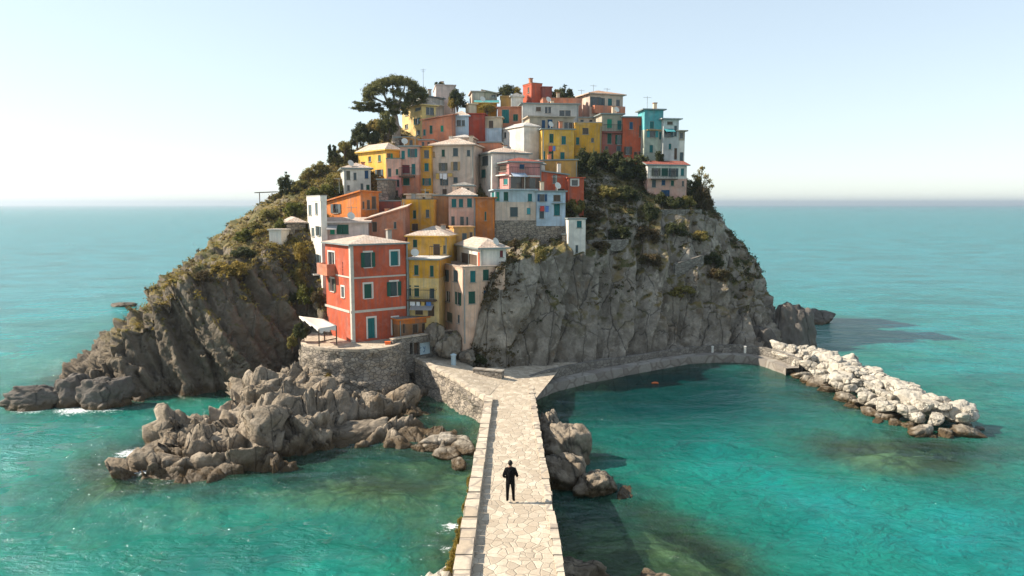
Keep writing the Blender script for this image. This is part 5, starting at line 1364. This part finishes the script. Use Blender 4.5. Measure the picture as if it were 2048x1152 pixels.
# ------------------------------------------------------------------ vegetation
def leaf_mat(name, dark, light, dry=None):
    t = NT(name); co = t.coord('World')
    c = t.mix(t.ramp(t.noise(co, 1.1, 5, .7), [(.35, 0), (.65, 1)]), dark, light)
    c = t.mix(t.ramp(t.noise(co, 7, 2, .5), [(.3, .5), (.6, 0)]), c, mul(dark, .6))
    if dry: c = t.mix(t.ramp(t.noise(co, .45, 4, .6), [(.5, 0), (.62, .8)]), c, dry)
    tr = t.n('BsdfTranslucent'); t.l(c, tr.inputs[0]); mx = t.n('MixShader'); mx.inputs[0].default_value = .4
    t.done(c, rough=.7); t.l(t.b.outputs[0], mx.inputs[1]); t.l(tr.outputs[0], mx.inputs[2]); t.l(mx.outputs[0], t.out.inputs[0])
    return t.m
LF = dict(pine=leaf_mat('pine_needles', (.075, .085, .024), (.20, .18, .055)), olive=leaf_mat('olive_leaves', (.125, .118, .032), (.30, .25, .07), (.32, .22, .06)),
          dark=leaf_mat('dark_leaves', (.034, .045, .015), (.10, .105, .034)), bright=leaf_mat('bright_leaves', (.07, .085, .014), (.20, .19, .035)),
          gold=leaf_mat('golden_leaves', (.20, .15, .03), (.38, .27, .06)), brown=leaf_mat('dry_brush', (.06, .045, .02), (.16, .11, .05), (.09, .08, .03)))
BARK = plain('bark', (.12, .085, .06), .9, .35); PALEBARK = plain('pale_bark', (.36, .29, .23), .9, .3)

def leaves(cent, rad, n, size, rs, flat=1.0, shell=.55):
    """n leaf quads in every ellipsoid clump cent/rad -> V, quads"""
    cent = np.asarray(cent, float); rad = np.asarray(rad, float)
    k = len(cent)
    d = rs.normal(size=(k, n, 3)); d /= np.linalg.norm(d, axis=2, keepdims=True)
    r = shell + (1 - shell) * rs.random_sample((k, n, 1)); r *= 1 + .18 * rs.normal(size=(k, n, 1))
    c = (cent[:, None, :] + d * r * rad[:, None, :]).reshape(-1, 3); d = d.reshape(-1, 3)
    nn = d * .8 + rs.normal(size=d.shape) * .7 + np.array([0, 0, .35]); nn /= np.linalg.norm(nn, axis=1, keepdims=True)
    a = np.cross(nn, rs.normal(size=nn.shape)); a /= np.linalg.norm(a, axis=1, keepdims=True); b = np.cross(nn, a)
    s = size * rs.uniform(.6, 1.35, (len(c), 1)); l = s * rs.uniform(1.0, 1.8, (len(c), 1))
    V = np.stack([c - a * l, c - b * s * .55, c + a * l, c + b * s * .55], 1).reshape(-1, 3)
    return V, np.arange(len(V)).reshape(-1, 4)

def shrub_parts(seed, w=1.0, h=1.0, clumps=16, n=90, size=.085):
    rs = np.random.RandomState(seed)
    cc, rr_ = [], []
    for i in range(clumps):
        a = rs.uniform(0, 6.28); q = rs.random_sample() ** .6; z = rs.uniform(.12, .95)
        wid = math.sqrt(max(0.05, 1 - (z - .35) ** 2 / .5)) * .8
        cc.append((math.cos(a) * q * wid * w, math.sin(a) * q * wid * w, z * h)); s_ = rs.uniform(.16, .36)
        rr_.append((s_ * w * 1.1, s_ * w * 1.1, s_ * h * .9))
    V, q = leaves(cc, rr_, n, size, rs)
    V[:, 2] = np.maximum(V[:, 2], -.15)
    m = MB()
    for c in cc[:7]: m.tube([(0, 0, -.5), (c[0] * .35, c[1] * .35, c[2] * .5), c], [.05, .035, .012], 5)
    return mesh_np('foliage', V, q), m.mesh('stem', BARK, False)
PROT = [shrub_parts(500 + i, 1, [1.0, 1.15, .8, 1.4, .9, 1.05][i], 18, 110) for i in range(6)]
_sh = {}
def shrub(p, w, h, mat, label, name='shrub', rz=None, k=None, group=None, cat='shrub'):
    k = rnd.randrange(6) if k is None else k
    if (k, mat) not in _sh:
        f_ = PROT[k][0].copy(); f_.materials.append(LF[mat]); _sh[(k, mat)] = f_
    root = empty(name, p, rnd.uniform(0, 6.28) if rz is None else rz); root.scale = (w, w, h)
    tag(root, label, cat, group)
    link('foliage', _sh[(k, mat)], root); link('stem', PROT[k][1], root)
    return root
def shrub_px(u, v, wpx, hpx, mat, label, fb=88, D=None, **kw):
    """u, v: middle of the foot in the picture"""
    p = at(u, v, D) if D else (ground_at(u, v) or at(u, v, fb))
    sc = p.y / F
    return shrub(p - Vector((0, 0, .15)), wpx / 2 * sc, hpx * sc * .74, mat, label, **kw)

# west slope
for a in [
 (570, 388, 34, 40, 'dark', 'dark bush with bare upright twigs on the western skyline'),
 (552, 398, 22, 16, 'olive', 'small round olive bush on the western skyline below the twiggy one'),
 (590, 432, 52, 44, 'bright', 'bright green tree like bush west of the tall narrow white house'),
 (628, 396, 36, 34, 'bright', 'clipped yellow green hedge bush behind the flat roof of the tall white house'),
 (655, 394, 32, 32, 'bright', 'second yellow green hedge bush right of the clipped one'),
 (682, 392, 30, 34, 'dark', 'dark hedge bush below the off white house'),
 (668, 372, 44, 26, 'olive', 'olive bush left of the off white house'),
 (640, 352, 46, 26, 'olive', 'low wide olive bush on the western skyline left of the off white house'),
 (700, 322, 40, 34, 'olive', 'olive bush left of the pale yellow house with arched windows'),
 (672, 330, 36, 26, 'olive', 'rounded bush under the two slender cypresses'),
 (690, 305, 40, 28, 'olive', 'grey olive bush on the skyline above the pale yellow house'),
 (715, 290, 38, 34, 'dark', 'dark bush on the skyline left of the pine'),
 (742, 285, 46, 46, 'dark', 'large dark bush at the foot of the umbrella pine'),
 (768, 280, 44, 52, 'pine', 'tall dark shrub right under the umbrella pine'),
 (776, 262, 40, 44, 'pine', 'tall shrub pressed against the trunk of the umbrella pine'),
 (752, 262, 40, 36, 'olive', 'olive shrub under the low left branch of the umbrella pine'),
 (722, 268, 36, 26, 'dark', 'small dark bush clinging to the skyline west of the pine'),
 (490, 478, 46, 26, 'bright', 'green bush on the western ridge left of the white hut'),
 (485, 512, 56, 30, 'dark', 'dark green bush on the cliff ridge under the white hut'),
 (520, 470, 40, 22, 'gold', 'golden scrub bush beside the white hut'),
 (562, 470, 40, 30, 'bright', 'yellow green bush between the white hut and the stone hut'),
 (470, 548, 62, 32, 'gold', 'golden bush on the brow of the western cliff'),
 (408, 562, 46, 26, 'brown', 'dry brown bush low on the brow of the western cliff'),
 (440, 540, 40, 22, 'gold', 'golden tuft bush above the dry brown bush'),
 (600, 520, 40, 42, 'gold', 'golden bush growing against the tall white house'),
 (600, 570, 50, 52, 'olive', 'olive bush below the tall white house beside the red house'),
 (612, 605, 46, 40, 'bright', 'bright bush on the bank left of the red house'),
 (590, 600, 40, 30, 'dark', 'dark bush over the dark cleft left of the terrace'),
 (636, 612, 30, 38, 'brown', 'brown trellised bush touching the west wall of the red house'),
 (600, 672, 38, 42, 'dark', 'dark bushy tree left of the white canopy'),
 (585, 690, 26, 30, 'olive', 'olive bush at the left end of the terrace wall'),
 (655, 765, 26, 26, 'gold', 'golden tuft growing out of the rocks under the terrace wall'),
 (540, 440, 50, 28, 'olive', 'olive bush on the western ridge above the white hut'),
 (510, 460, 40, 20, 'olive', 'thin olive bush on the ridge line west of the white hut'),
 (600, 380, 40, 26, 'olive', 'olive bush on the skyline above the bright green one'),
 (620, 360, 40, 22, 'olive', 'low olive bush on the skyline'),
]: shrub_px(*a, group='shrubs on the west slope', D={655: 57.2, 600: None}.get(a[0]) if a[1] == 765 else (60.2 if a[1] in (672, 690) else None))
# summit and east slope
for a in [
 (914, 210, 42, 36, 'dark', 'dark round bush on the summit right of the grey house', 94), (878, 172, 22, 14, 'dark', 'small bush on the roof line behind the grey house', 99),
 (904, 214, 22, 20, 'gold', 'yellow bush at the left foot of the dark round bush', 93.5),
 (1012, 192, 44, 20, 'dark', 'dark bush on the summit left of the orange red house', 98.5), (1034, 188, 24, 18, 'gold', 'golden bush tucked against the orange red summit house', 98),
 (1130, 200, 38, 34, 'dark', 'spiky dark bush between the summit house and the hipped terracotta roof', 97), (1142, 206, 22, 22, 'dark', 'darkest low bush left of the cream summit house', 95.5), (1112, 192, 26, 16, 'olive', 'pale olive bush behind the maroon annex', 98.5),
 (975, 222, 34, 18, 'gold', 'yellow flowering bush under the teal sheet roof', 92.6),
 (1172, 345, 60, 50, 'dark', 'big dark bush below the mustard house', None), (1205, 335, 50, 36, 'dark', 'dark bush below the maroon house', None), (1240, 350, 66, 52, 'dark', 'largest dark bush on the east slope below the red house', None),
 (1275, 360, 60, 44, 'dark', 'dark bush left of the pale pink house', None), (1180, 325, 36, 24, 'dark', 'small dark bush touching the mustard house wall', None),
 (1318, 322, 22, 24, 'dark', 'conical green bush in front of the grey white house', 86.4),
 (1215, 395, 60, 30, 'olive', 'olive scrub bush in the middle of the east slope', None), (1255, 400, 50, 34, 'dark', 'dark bush in the middle of the east slope', None),
 (1150, 425, 48, 40, 'olive', 'grey green bush right of the narrow pale blue house', None), (1185, 440, 40, 30, 'brown', 'dry brush behind the thin white tower', None),
 (1300, 440, 40, 40, 'dark', 'dark upright bush under the pale pink house', None), (1345, 415, 54, 34, 'dark', 'dark bush in the garden under the pale pink house', None), (1322, 408, 34, 22, 'dark', 'low dark bush left in the garden of the pale pink house', None),
 (1375, 412, 40, 34, 'olive', 'olive bush at the right end of the garden', None),
 (1405, 418, 44, 56, 'brown', 'large brown leaved bush on the east cliff corner', 85), (1392, 392, 34, 46, 'dark', 'dark bush against the right wall of the pale pink house', 85.5),
 (1240, 475, 60, 28, 'dark', 'dark bush on the ledge above the great slabs', None), (1290, 480, 60, 26, 'brown', 'brown bush on the ledge above the slabs', None), (1350, 470, 60, 32, 'dark', 'dark bush high on the east cliff', None), (1400, 480, 46, 30, 'olive', 'olive bush high on the east cliff corner', None),
 (1300, 530, 54, 30, 'brown', 'dry brush right above the white stained rock', None), (1360, 590, 60, 26, 'olive', 'olive bush low on the east cliff', None), (1440, 560, 50, 30, 'brown', 'brown brush on the lower east cliff', None), (1425, 530, 44, 24, 'dark', 'dark bush beside the sloping garden wall', None),
 (1080, 520, 40, 26, 'olive', 'olive bush at the foot of the stone retaining wall', None), (1030, 500, 36, 26, 'brown', 'brown brush under the left part of the stone retaining wall', None), (1200, 500, 50, 24, 'brown', 'brown brush right of the thin white tower', None),
 (960, 725, 40, 30, 'dark', 'dark bush beside the ramp', None),
]: shrub_px(*a[:6], D=a[6], group='shrubs on the east slope and summit')
# two cypresses
def cypress(u, v, wpx, hpx, label):
    p = ground_at(u, v) or at(u, v, 88); sc = p.y / F; rs = np.random.RandomState(int(u))
    n = 16; cc = [(rs.uniform(-.1, .1), rs.uniform(-.1, .1), hpx * sc * (i + .5) / n) for i in range(n)]
    rr_ = [(wpx / 2 * sc * (1 - i / n) ** .7 * 1.1 + .06,) * 2 + (hpx * sc / n * 1.2,) for i in range(n)]
    V, q = leaves(cc, rr_, 50, .09, rs)
    root = empty('cypress_tree', p); tag(root, label, 'tree', 'cypresses on the western skyline')
    link('crown', mesh_np('crown', V, q, [LF['dark']]), root)
    m = MB(); m.tube([(0, 0, -.3), (0, 0, hpx * sc * .9)], [.08, .02], 6); m.build('trunk', BARK, root)
cypress(660, 325, 10, 34, 'taller left one of two slender cypresses on the western skyline'); cypress(669, 312, 7, 20, 'shorter right one of two slender cypresses on the western skyline')

# umbrella pine
def pine():
    D = 91.5; base = at(793, 272, D); base.z -= .4
    root = empty('umbrella_pine', base); tag(root, 'large umbrella pine with a pale trunk on the western summit', 'tree')
    L = lambda u, v, dy=0: at(u, v, D + dy) - base
    rs = np.random.RandomState(77)
    m = MB()
    m.tube([Vector((0, 0, -.5)), L(793, 255), L(790, 235), L(786, 218)], [.62, .46, .38, .3], 10)
    tips = []
    limbs = [[(786,218),(768,205),(748,196),(738,188)], [(787,220),(775,205),(765,182),(760,165)], [(787,219),(788,200),(786,178),(782,158)], [(787,220),(800,200),(808,180),(812,160)], [(788,222),(808,205),(826,192),(838,182)], [(784,226),(765,222),(742,215),(722,212)], [(766,222),(748,222),(730,218)]]
    for i, lb in enumerate(limbs):
        dy = rs.uniform(-1.4, 1.4)
        pts = [L(u, v, dy * j / 3) for j, (u, v) in enumerate(lb)]
        m.tube(pts, [.22, .15, .10, .04][:len(pts)], 6)
    m.build('trunk', PALEBARK, root, merge=False)
    cc, rr_ = [], []
    for i in range(290):
        u = rs.uniform(728, 850); c_ = 788; q = (u - c_) / 62
        top = 149 + 30 * q * q * (1 if q > 0 else 1.05); bot = 196 + 16 * (1 - abs(q)) + (6 if q < 0 else 10)
        v = rs.uniform(top + 4, bot) if rs.random_sample() < .5 else rs.uniform(top + 3, top + 18)
        if (755 < u < 775 and 190 < v < 215) or (805 < u < 818 and 172 < v < 182): continue
        wdt = math.sqrt(max(.1, 1 - q * q)) * 2.6
        cc.append(L(u, v, rs.uniform(-wdt, wdt))); s_ = rs.uniform(.28, .7); rr_.append((s_, s_, s_ * .6))
    for i in range(54):
        u = rs.uniform(706, 764); v = 212 + rs.uniform(-8, 8) + (u - 708) * .08
        cc.append(L(u, v, rs.uniform(-.8, .8))); s_ = rs.uniform(.2, .42); rr_.append((s_ * 1.2, s_, s_ * .55))
    for i in range(40):
        cc.append(L(rs.uniform(756, 818), rs.uniform(202, 228), rs.uniform(-1, 1))); s_ = rs.uniform(.3, .5); rr_.append((s_, s_, s_ * .7))
    V, q = leaves(cc, rr_, 105, .085, rs, shell=.2)
    link('crown', mesh_np('crown', V, q, [LF['pine']]), root)
pine()
# corner tree on the east cliff
def small_tree(u, v, D, pts, mat, label, trunk, n=110, size=.08, seed=5):
    base = at(u, v, D); root = empty('cliff_tree', base); tag(root, label, 'tree')
    rs = np.random.RandomState(seed); cc, rr_ = [], []
    m = MB()
    for (uu, vv, r) in pts:
        c = at(uu, vv, D + rs.uniform(-.8, .8)) - base; cc.append(c); rr_.append((r, r, r * .8))
        m.tube([(0, 0, -.4), (c.x * .3, c.y * .3, c.z * .55), c], [.12, .07, .02], 6)
    m.build('trunk', BARK, root, merge=False)
    V, q = leaves(cc, rr_, n, size, rs, shell=.3); link('crown', mesh_np('crown', V, q, [LF[mat]]), root)
small_tree(1400, 400, 85.5, [(1400,345,.5),(1412,352,.45),(1396,358,.55),(1418,362,.5),(1407,368,.6),(1392,375,.7),(1415,378,.5),(1402,388,.8),(1388,352,.35),(1404,336,.3),(1424,372,.3)], 'gold', 'golden leaved tree leaning over the east cliff corner', BARK)
small_tree(574, 372, 87, [(572,345,.16),(566,356,.3),(577,352,.2),(570,366,.5),(582,362,.35),(560,368,.4)], 'dark', 'thin dark tree with bare top on the western skyline', BARK, 60, .07, 8)
small_tree(1128, 196, 97, [(1130,172,.3),(1122,180,.45),(1136,182,.4),(1128,188,.5),(1118,190,.3)], 'dark', 'little spiky tree behind the salmon terrace house', BARK, 80, .08, 9)
# tufts along the west wall of the causeway
for i, (y, z, w_, h_) in enumerate([(30.8, 1.3, .32, .7), (29.0, 1.5, .3, .8), (27.6, 1.3, .38, .8), (33.5, 1.0, .3, .6), (25.6, 1.9, .35, .5), (36.5, .8, .3, .7)]):
    shrub((-2.12, y, z), w_, h_, 'gold', 'yellow tuft growing out of the west wall of the causeway', 'wall_plant', group='tufts on the causeway wall', cat='plant')

# low scrub covering the slopes: one uncountable mass
def scrub():
    rs = np.random.RandomState(4)
    Pq = HILLP[:-1].reshape(-1, 3); nrm = np.cross(np.roll(HILLP, -1, 1) - np.roll(HILLP, 1, 1), np.gradient(HILLP, axis=0))
    nrm /= np.linalg.norm(nrm, axis=2, keepdims=True) + 1e-9; nz = np.abs(nrm[:-1, :, 2]).reshape(-1)
    msk = fbm(Pq * .16, 4, 91) + .45 * fbm(Pq * .7, 3, 95)
    east = sstep(-3, 3, Pq[:, 0]); z = Pq[:, 2]
    CXq = np.tile(colx, nr - 1); KKq = np.repeat(rowk[:-1], nc)
    ridge_q = sstep(11.2, 11.6, CXq) * (1 - sstep(13.0, 13.4, CXq)) * sstep(1.02, 1.2, KKq) * (1 - sstep(2.1, 2.4, KKq)) * sstep(-.1, .35, msk)
    pr = np.where(east > .5, sstep(.6, .85, nz + .25 * msk), sstep(.42, .75, nz + .25 * msk)) * sstep(5.2, 8, z + 1.5 * msk) * (.5 + .5 * np.clip(msk + .4, 0, 1)) * (Pq[:, 1] < 104)
    # density by area of the local quad
    ed1 = np.linalg.norm(np.roll(HILLP, -1, 1) - HILLP, axis=2)[:-1].reshape(-1); ed2 = np.linalg.norm(np.diff(HILLP, axis=0), axis=2).reshape(-1)
    pr = pr * (1 - .7 * sstep(22, 27, -Pq[:, 0])); pr = pr * (1 - .85 * ((Pq[:, 0] > -1.5) & (Pq[:, 0] < 8) & (Pq[:, 1] > 69.5) & (Pq[:, 1] < 74.5))); pr = np.maximum(pr, .8 * ridge_q)
    wgt = pr * np.minimum(ed1 * ed2, .3)
    n = 12000; idx = rs.choice(len(Pq), n, p=wgt / wgt.sum())
    out = {}
    kind = np.where(east[idx] > .5, np.where(rs.random_sample(n) < .55, 1, 2), np.where(rs.random_sample(n) < .6, 0, 2))
    kind = np.where(ridge_q[idx] > .05, 2, kind)
    kind = np.where((kind == 0) & (rs.random_sample(n) < .55), 3, kind)
    for k, mat in ((0, 'olive'), (1, 'dark'), (2, 'brown'), (3, 'gold')):
        c = Pq[idx[kind == k]] + np.array([0, 0, .1]); s_ = rs.uniform(.14, .42, (len(c), 1))
        V, q = leaves(c, np.concatenate([s_ * 1.3, s_ * 1.3, s_ * .8], 1), 15, .09, rs, shell=.2)
        o = link('scrub', mesh_np('scrub', V, q, [LF[mat]])); tag(o, kind='stuff')
scrub()
# ------------------------------------------------------------------ garden walls on the east slope
def garden_wall(uv, hgt, label):
    pts = [ground_at(u, v) for u, v in uv]
    m = MB()
    for a, b in zip(pts, pts[1:]):
        d_ = (b - a).to_2d().normalized(); n_ = Vector((d_.y, -d_.x, 0)) * .18
        lo, hi = Vector((0, 0, -.8)), Vector((0, 0, hgt))
        m.prism([a + n_ + lo, b + n_ + lo, b - n_ + lo, a - n_ + lo], [a + n_ + hi, b + n_ + hi, b - n_ + hi, a - n_ + hi])
    o = m.build('garden_wall', WALLGREY); tag(o, label, 'wall')
garden_wall([(1300, 428), (1335, 427), (1370, 427), (1402, 427)], .45, 'long low garden wall under the pale pink house')
garden_wall([(1348, 548), (1375, 540), (1405, 530)], 1.1, 'short sloping garden wall on the bare east cliff')
garden_wall([(1175, 487), (1215, 487), (1255, 485)], .35, 'low broken wall on the ledge right of the thin white tower')
# ------------------------------------------------------------------ the man on the causeway, seen from behind
def person():
    foot = Vector((-.07, 29.4, deck_z(29.4) + .01))
    J = {  # joint: position (x right, y away from the viewer, z up), radii
        'pelvis': ((0, 0, .93), (.165, .125)), 'waist': ((0, .01, 1.08), (.165, .125)), 'chest': ((0, -.01, 1.28), (.20, .14)), 'collar': ((0, -.01, 1.43), (.15, .11)), 'neck': ((0, .0, 1.52), (.058, .06)),
        'jaw': ((0, .03, 1.585), (.07, .08)), 'skull': ((0, .02, 1.68), (.083, .10)), 'crown': ((0, .015, 1.745), (.06, .075)),
        'sl': ((-.17, -.01, 1.42), (.085, .085)), 'el': ((-.285, -.06, 1.15), (.066, .066)), 'wl': ((-.20, .12, 1.02), (.042, .042)), 'hl': ((-.15, .19, 1.0), (.036, .022)),
        'sr': ((.17, -.01, 1.42), (.085, .085)), 'er': ((.29, -.05, 1.15), (.066, .066)), 'wr': ((.27, .16, 1.06), (.042, .042)), 'hr': ((.245, .24, 1.07), (.036, .022)),
        'll': ((-.095, 0, .86), (.108, .115)), 'kl': ((-.115, .02, .49), (.074, .074)), 'al': ((-.12, -.02, .10), (.056, .06)), 'tl': ((-.14, .14, .045), (.05, .035)),
        'lr': ((.095, 0, .86), (.108, .115)), 'kr': ((.12, .03, .49), (.074, .074)), 'ar': ((.135, -.01, .10), (.056, .06)), 'tr': ((.18, .14, .045), (.05, .035)),
    }
    E = [('pelvis','waist'),('waist','chest'),('chest','collar'),('collar','neck'),('neck','jaw'),('jaw','skull'),('skull','crown'),('collar','sl'),('sl','el'),('el','wl'),('wl','hl'),('collar','sr'),('sr','er'),('er','wr'),('wr','hr'),
         ('pelvis','ll'),('ll','kl'),('kl','al'),('al','tl'),('pelvis','lr'),('lr','kr'),('kr','ar'),('ar','tr')]
    V = [list(J[k][0]) for k in J]; rad = [J[k][1] for k in J]; ix = {k: i for i, k in enumerate(J)}
    ed = [(ix[a], ix[b]) for a, b in E]
    # fingers and thumbs
    for side, w_, h_ in ((-1, 'wl', 'hl'), (1, 'wr', 'hr')):
        W_, H_ = Vector(J[w_][0]), Vector(J[h_][0]); d_ = (H_ - W_).normalized(); s_ = d_.cross(Vector((0, 0, 1))).normalized(); n_ = s_.cross(d_)
        for f_, (off, ln) in enumerate(((-.028, .062), (-.009, .072), (.010, .068), (.028, .052))):
            p = H_ + s_ * off * .9 + d_ * .03; q = p + d_ * ln * .55 - n_ * .012; r_ = q + d_ * ln * .3 - n_ * .03
            b = len(V); V += [list(p), list(q), list(r_)]; rad += [(.0095, .0095), (.009, .009), (.0075, .0075)]; ed += [(ix[h_], b), (b, b + 1), (b + 1, b + 2)]
        p = W_ + d_ * .05 - s_ * side * .03; q = p + d_ * .03 - s_ * side * .025 - n_ * .01; b = len(V)
        V += [list(p), list(q)]; rad += [(.012, .012), (.0095, .0095)]; ed += [(ix[w_], b), (b, b + 1)]
    me_ = bpy.data.meshes.new('person'); me_.from_pydata(V, ed, [])
    o = link('person', me_)
    md = o.modifiers.new('skin', 'SKIN')
    for sv, r_ in zip(me_.skin_vertices[0].data, rad): sv.radius = r_
    me_.skin_vertices[0].data[ix['pelvis']].use_root = True
    o.modifiers.new('sub', 'SUBSURF').levels = 2; o.modifiers['sub'].render_levels = 2
    dg = bpy.context.evaluated_depsgraph_get(); dg.update()
    fin = bpy.data.meshes.new_from_object(o.evaluated_get(dg)); o.modifiers.clear(); o.data = fin
    mats = [plain('black_jacket', (.0015, .0015, .002), 1.0), plain('black_trousers', (.0015, .0015, .002), 1.0), plain('skin', (.20, .11, .075), .6), plain('black_shoes', (.004, .004, .004), .5)]
    for m_ in mats: fin.materials.append(m_)
    hl, hr = Vector(J['wl'][0]), Vector(J['wr'][0])
    for p in fin.polygons:
        c = p.center; p.use_smooth = True
        hand = c.y > .13 and .93 < c.z < 1.2 and abs(c.x) > .05
        p.material_index = 3 if c.z < .10 else 1 if c.z < .93 and not hand else 2 if hand or c.z > 1.52 else 0
    o.location = foot
    tag(o, 'man in black jacket and trousers seen from behind, standing on the causeway', 'person')
    # jacket skirt and collar follow the trunk
    m = MB(); N_ = 20
    prof = [(.86, .178, .140), (.95, .186, .146), (1.08, .184, .142), (1.2, .205, .15), (1.34, .215, .15), (1.43, .175, .125), (1.485, .085, .08), (1.53, .07, .072)]
    rings = [[Vector((math.cos(2 * math.pi * k / N_) * a_, math.sin(2 * math.pi * k / N_) * b_ * 1.0, z)) for k in range(N_)] for z, a_, b_ in prof]
    for r0, r1 in zip(rings, rings[1:]):
        for k in range(N_): m.face([r0[k], r0[(k + 1) % N_], r1[(k + 1) % N_], r1[k]])
    m.build('jacket', mats[0], o, smooth=True)
    bm = bmesh.new(); bmesh.ops.create_uvsphere(bm, u_segments=18, v_segments=12, radius=1)
    for v in bm.verts:
        c = v.co; y = c.y; f_ = 1.0
        v.co = Vector((c.x * .094, c.y * .112 + .012, c.z * .118 + 1.682))
        if y > .35 and c.z < .45: v.co.y = min(v.co.y, .085)        # open over the face
        if c.z < -.45: v.co.z = 1.632 + (c.z + .45) * .03
    mh = bpy.data.meshes.new('hair'); bm.to_mesh(mh); bm.free(); mh.materials.append(plain('black_hair', (.006, .005, .004), .6)); mh.polygons.foreach_set('use_smooth', [True] * len(mh.polygons))
    link('hair', mh, o)
    m = MB(); m.tube([(0, .118, 1.69), (0, .137, 1.655), (0, .118, 1.64)], [.008, .014, .008], 6)
    m.build('nose', mats[2], o)
    for s in (-1, 1):
        m = MB(); m.tube([(s * .088, .02, 1.64), (s * .097, .012, 1.665), (s * .089, .016, 1.69)], [.012, .016, .012], 6); m.build('ear', mats[2], o)
        m = MB(); m.tube([(s * .033 - .012, .112, 1.682), (s * .033 + .012, .112, 1.682)], .0085, 6); m.build('eye', plain('eye_dark', (.02, .015, .012), .3), o)
    m = MB(); m.tube([(-.022, .112, 1.605), (.022, .112, 1.605)], .006, 5); m.build('mouth', plain('lip', (.22, .08, .07), .6), o)
person()
# ------------------------------------------------------------------ small things on the landing and around the pool
def post_thing(u, v, y, h_, r_, mat, label, name='bollard'):
    p = at(u, v, y); root = empty(name, p); tag(root, label, name.replace('_', ' '))
    m = MB(); m.tube([(0, 0, -.2), (0, 0, h_ * .85)], r_, 8); m.build('shaft', mat, root)
    m = MB(); m.tube([(0, 0, h_ * .852), (0, 0, h_ * .93), (0, 0, h_)], [r_ * 1.3, r_ * 1.3, r_ * .5], 8); m.build('cap', mat, root)
post_thing(907, 731, 60.0, 1.0, .2, plain('pale_blue_metal', (.36, .46, .5), .6), 'pale blue post box standing on the ramp', 'post_box')
post_thing(1490, 702, 70.3, .5, .12, TRIM, 'small white bollard on the pool parapet')
post_thing(1425, 701, 70.9, .45, .11, TRIM, 'small grey bollard on the walk left of the white one')
lp = empty('lamp_post', at(827, 709, 61.6)); tag(lp, 'thin pale lamp post in front of the dark door by the ramp', 'lamp post')
m = MB(); m.tube([(0, 0, -.2), (0, 0, 1.5)], .05, 6); m.build('pole', TRIM, lp); m = MB(); m.tube([(0, 0, 1.5), (0, 0, 1.55), (0, 0, 1.75), (0, 0, 1.8)], [.05, .11, .13, .04], 8); m.build('lantern', GLASS, lp)
m = MB(); p = at(946, 750, 58.2); p.z = 1.6; m.box(p, (2.3, -.9, 0), (.2, .5, 0), (0, 0, .72)); lw = m.build('low_wall', WALLGREY); tag(lw, 'short low dark stone wall on the landing at the end of the ramp', 'wall')
m = MB(); m.box(p + Vector((-.04, -.04, .722)), (2.38, -.93, 0), (.22, .58, 0), (0, 0, .07)); m.build('coping', CONC, lw)
bu = empty('mooring_buoy', at_z(1310, 767, 0)); tag(bu, 'orange buoy floating in the dark part of the pool', 'buoy')
m = MB(); m.tube([(-.3, 0, .0), (-.24, 0, .04), (0, 0, .07), (.24, 0, .04), (.3, 0, .0)], [.04, .08, .10, .08, .04], 10); m.build('float', plain('buoy_orange', (.65, .16, .05), .5), bu, smooth=True)
m = MB(); m.tube([(0, 0, .16), (.02, 0, .25), (.05, 0, .16)], .02, 5); m.build('ring', IRON, bu)
mast = empty('antenna_mast', at(847, 190, 97)); tag(mast, 'tall thin antenna mast behind the small white summit house', 'antenna')
m = MB(); m.tube([(0, 0, -2), (0, 0, 3.3)], .03, 5); m.build('pole', GUTTER, mast)
m = MB(); m.tube([(-.35, 0, 3.15), (.35, 0, 3.15)], .018, 4); m.tube([(-.2, -.1, 2.95), (.2, .1, 2.95)], .015, 4); m.build('crossbar', GUTTER, mast)
pg = empty('pergola', at(532, 404, 84)); tag(pg, 'thin wooden pergola on the western skyline', 'pergola')
for x in (-.7, .7):
    m = MB(); m.tube([(x, 0, -1), (x, 0, 1.0)], .05, 5); m.build('post', WOODT, pg)
m = MB(); m.box((-1.1, -.5, 1.0), (2.4, 0, .1), (0, 1, 0), (0, 0, .08)); m.build('slat_roof', WOODT, pg)
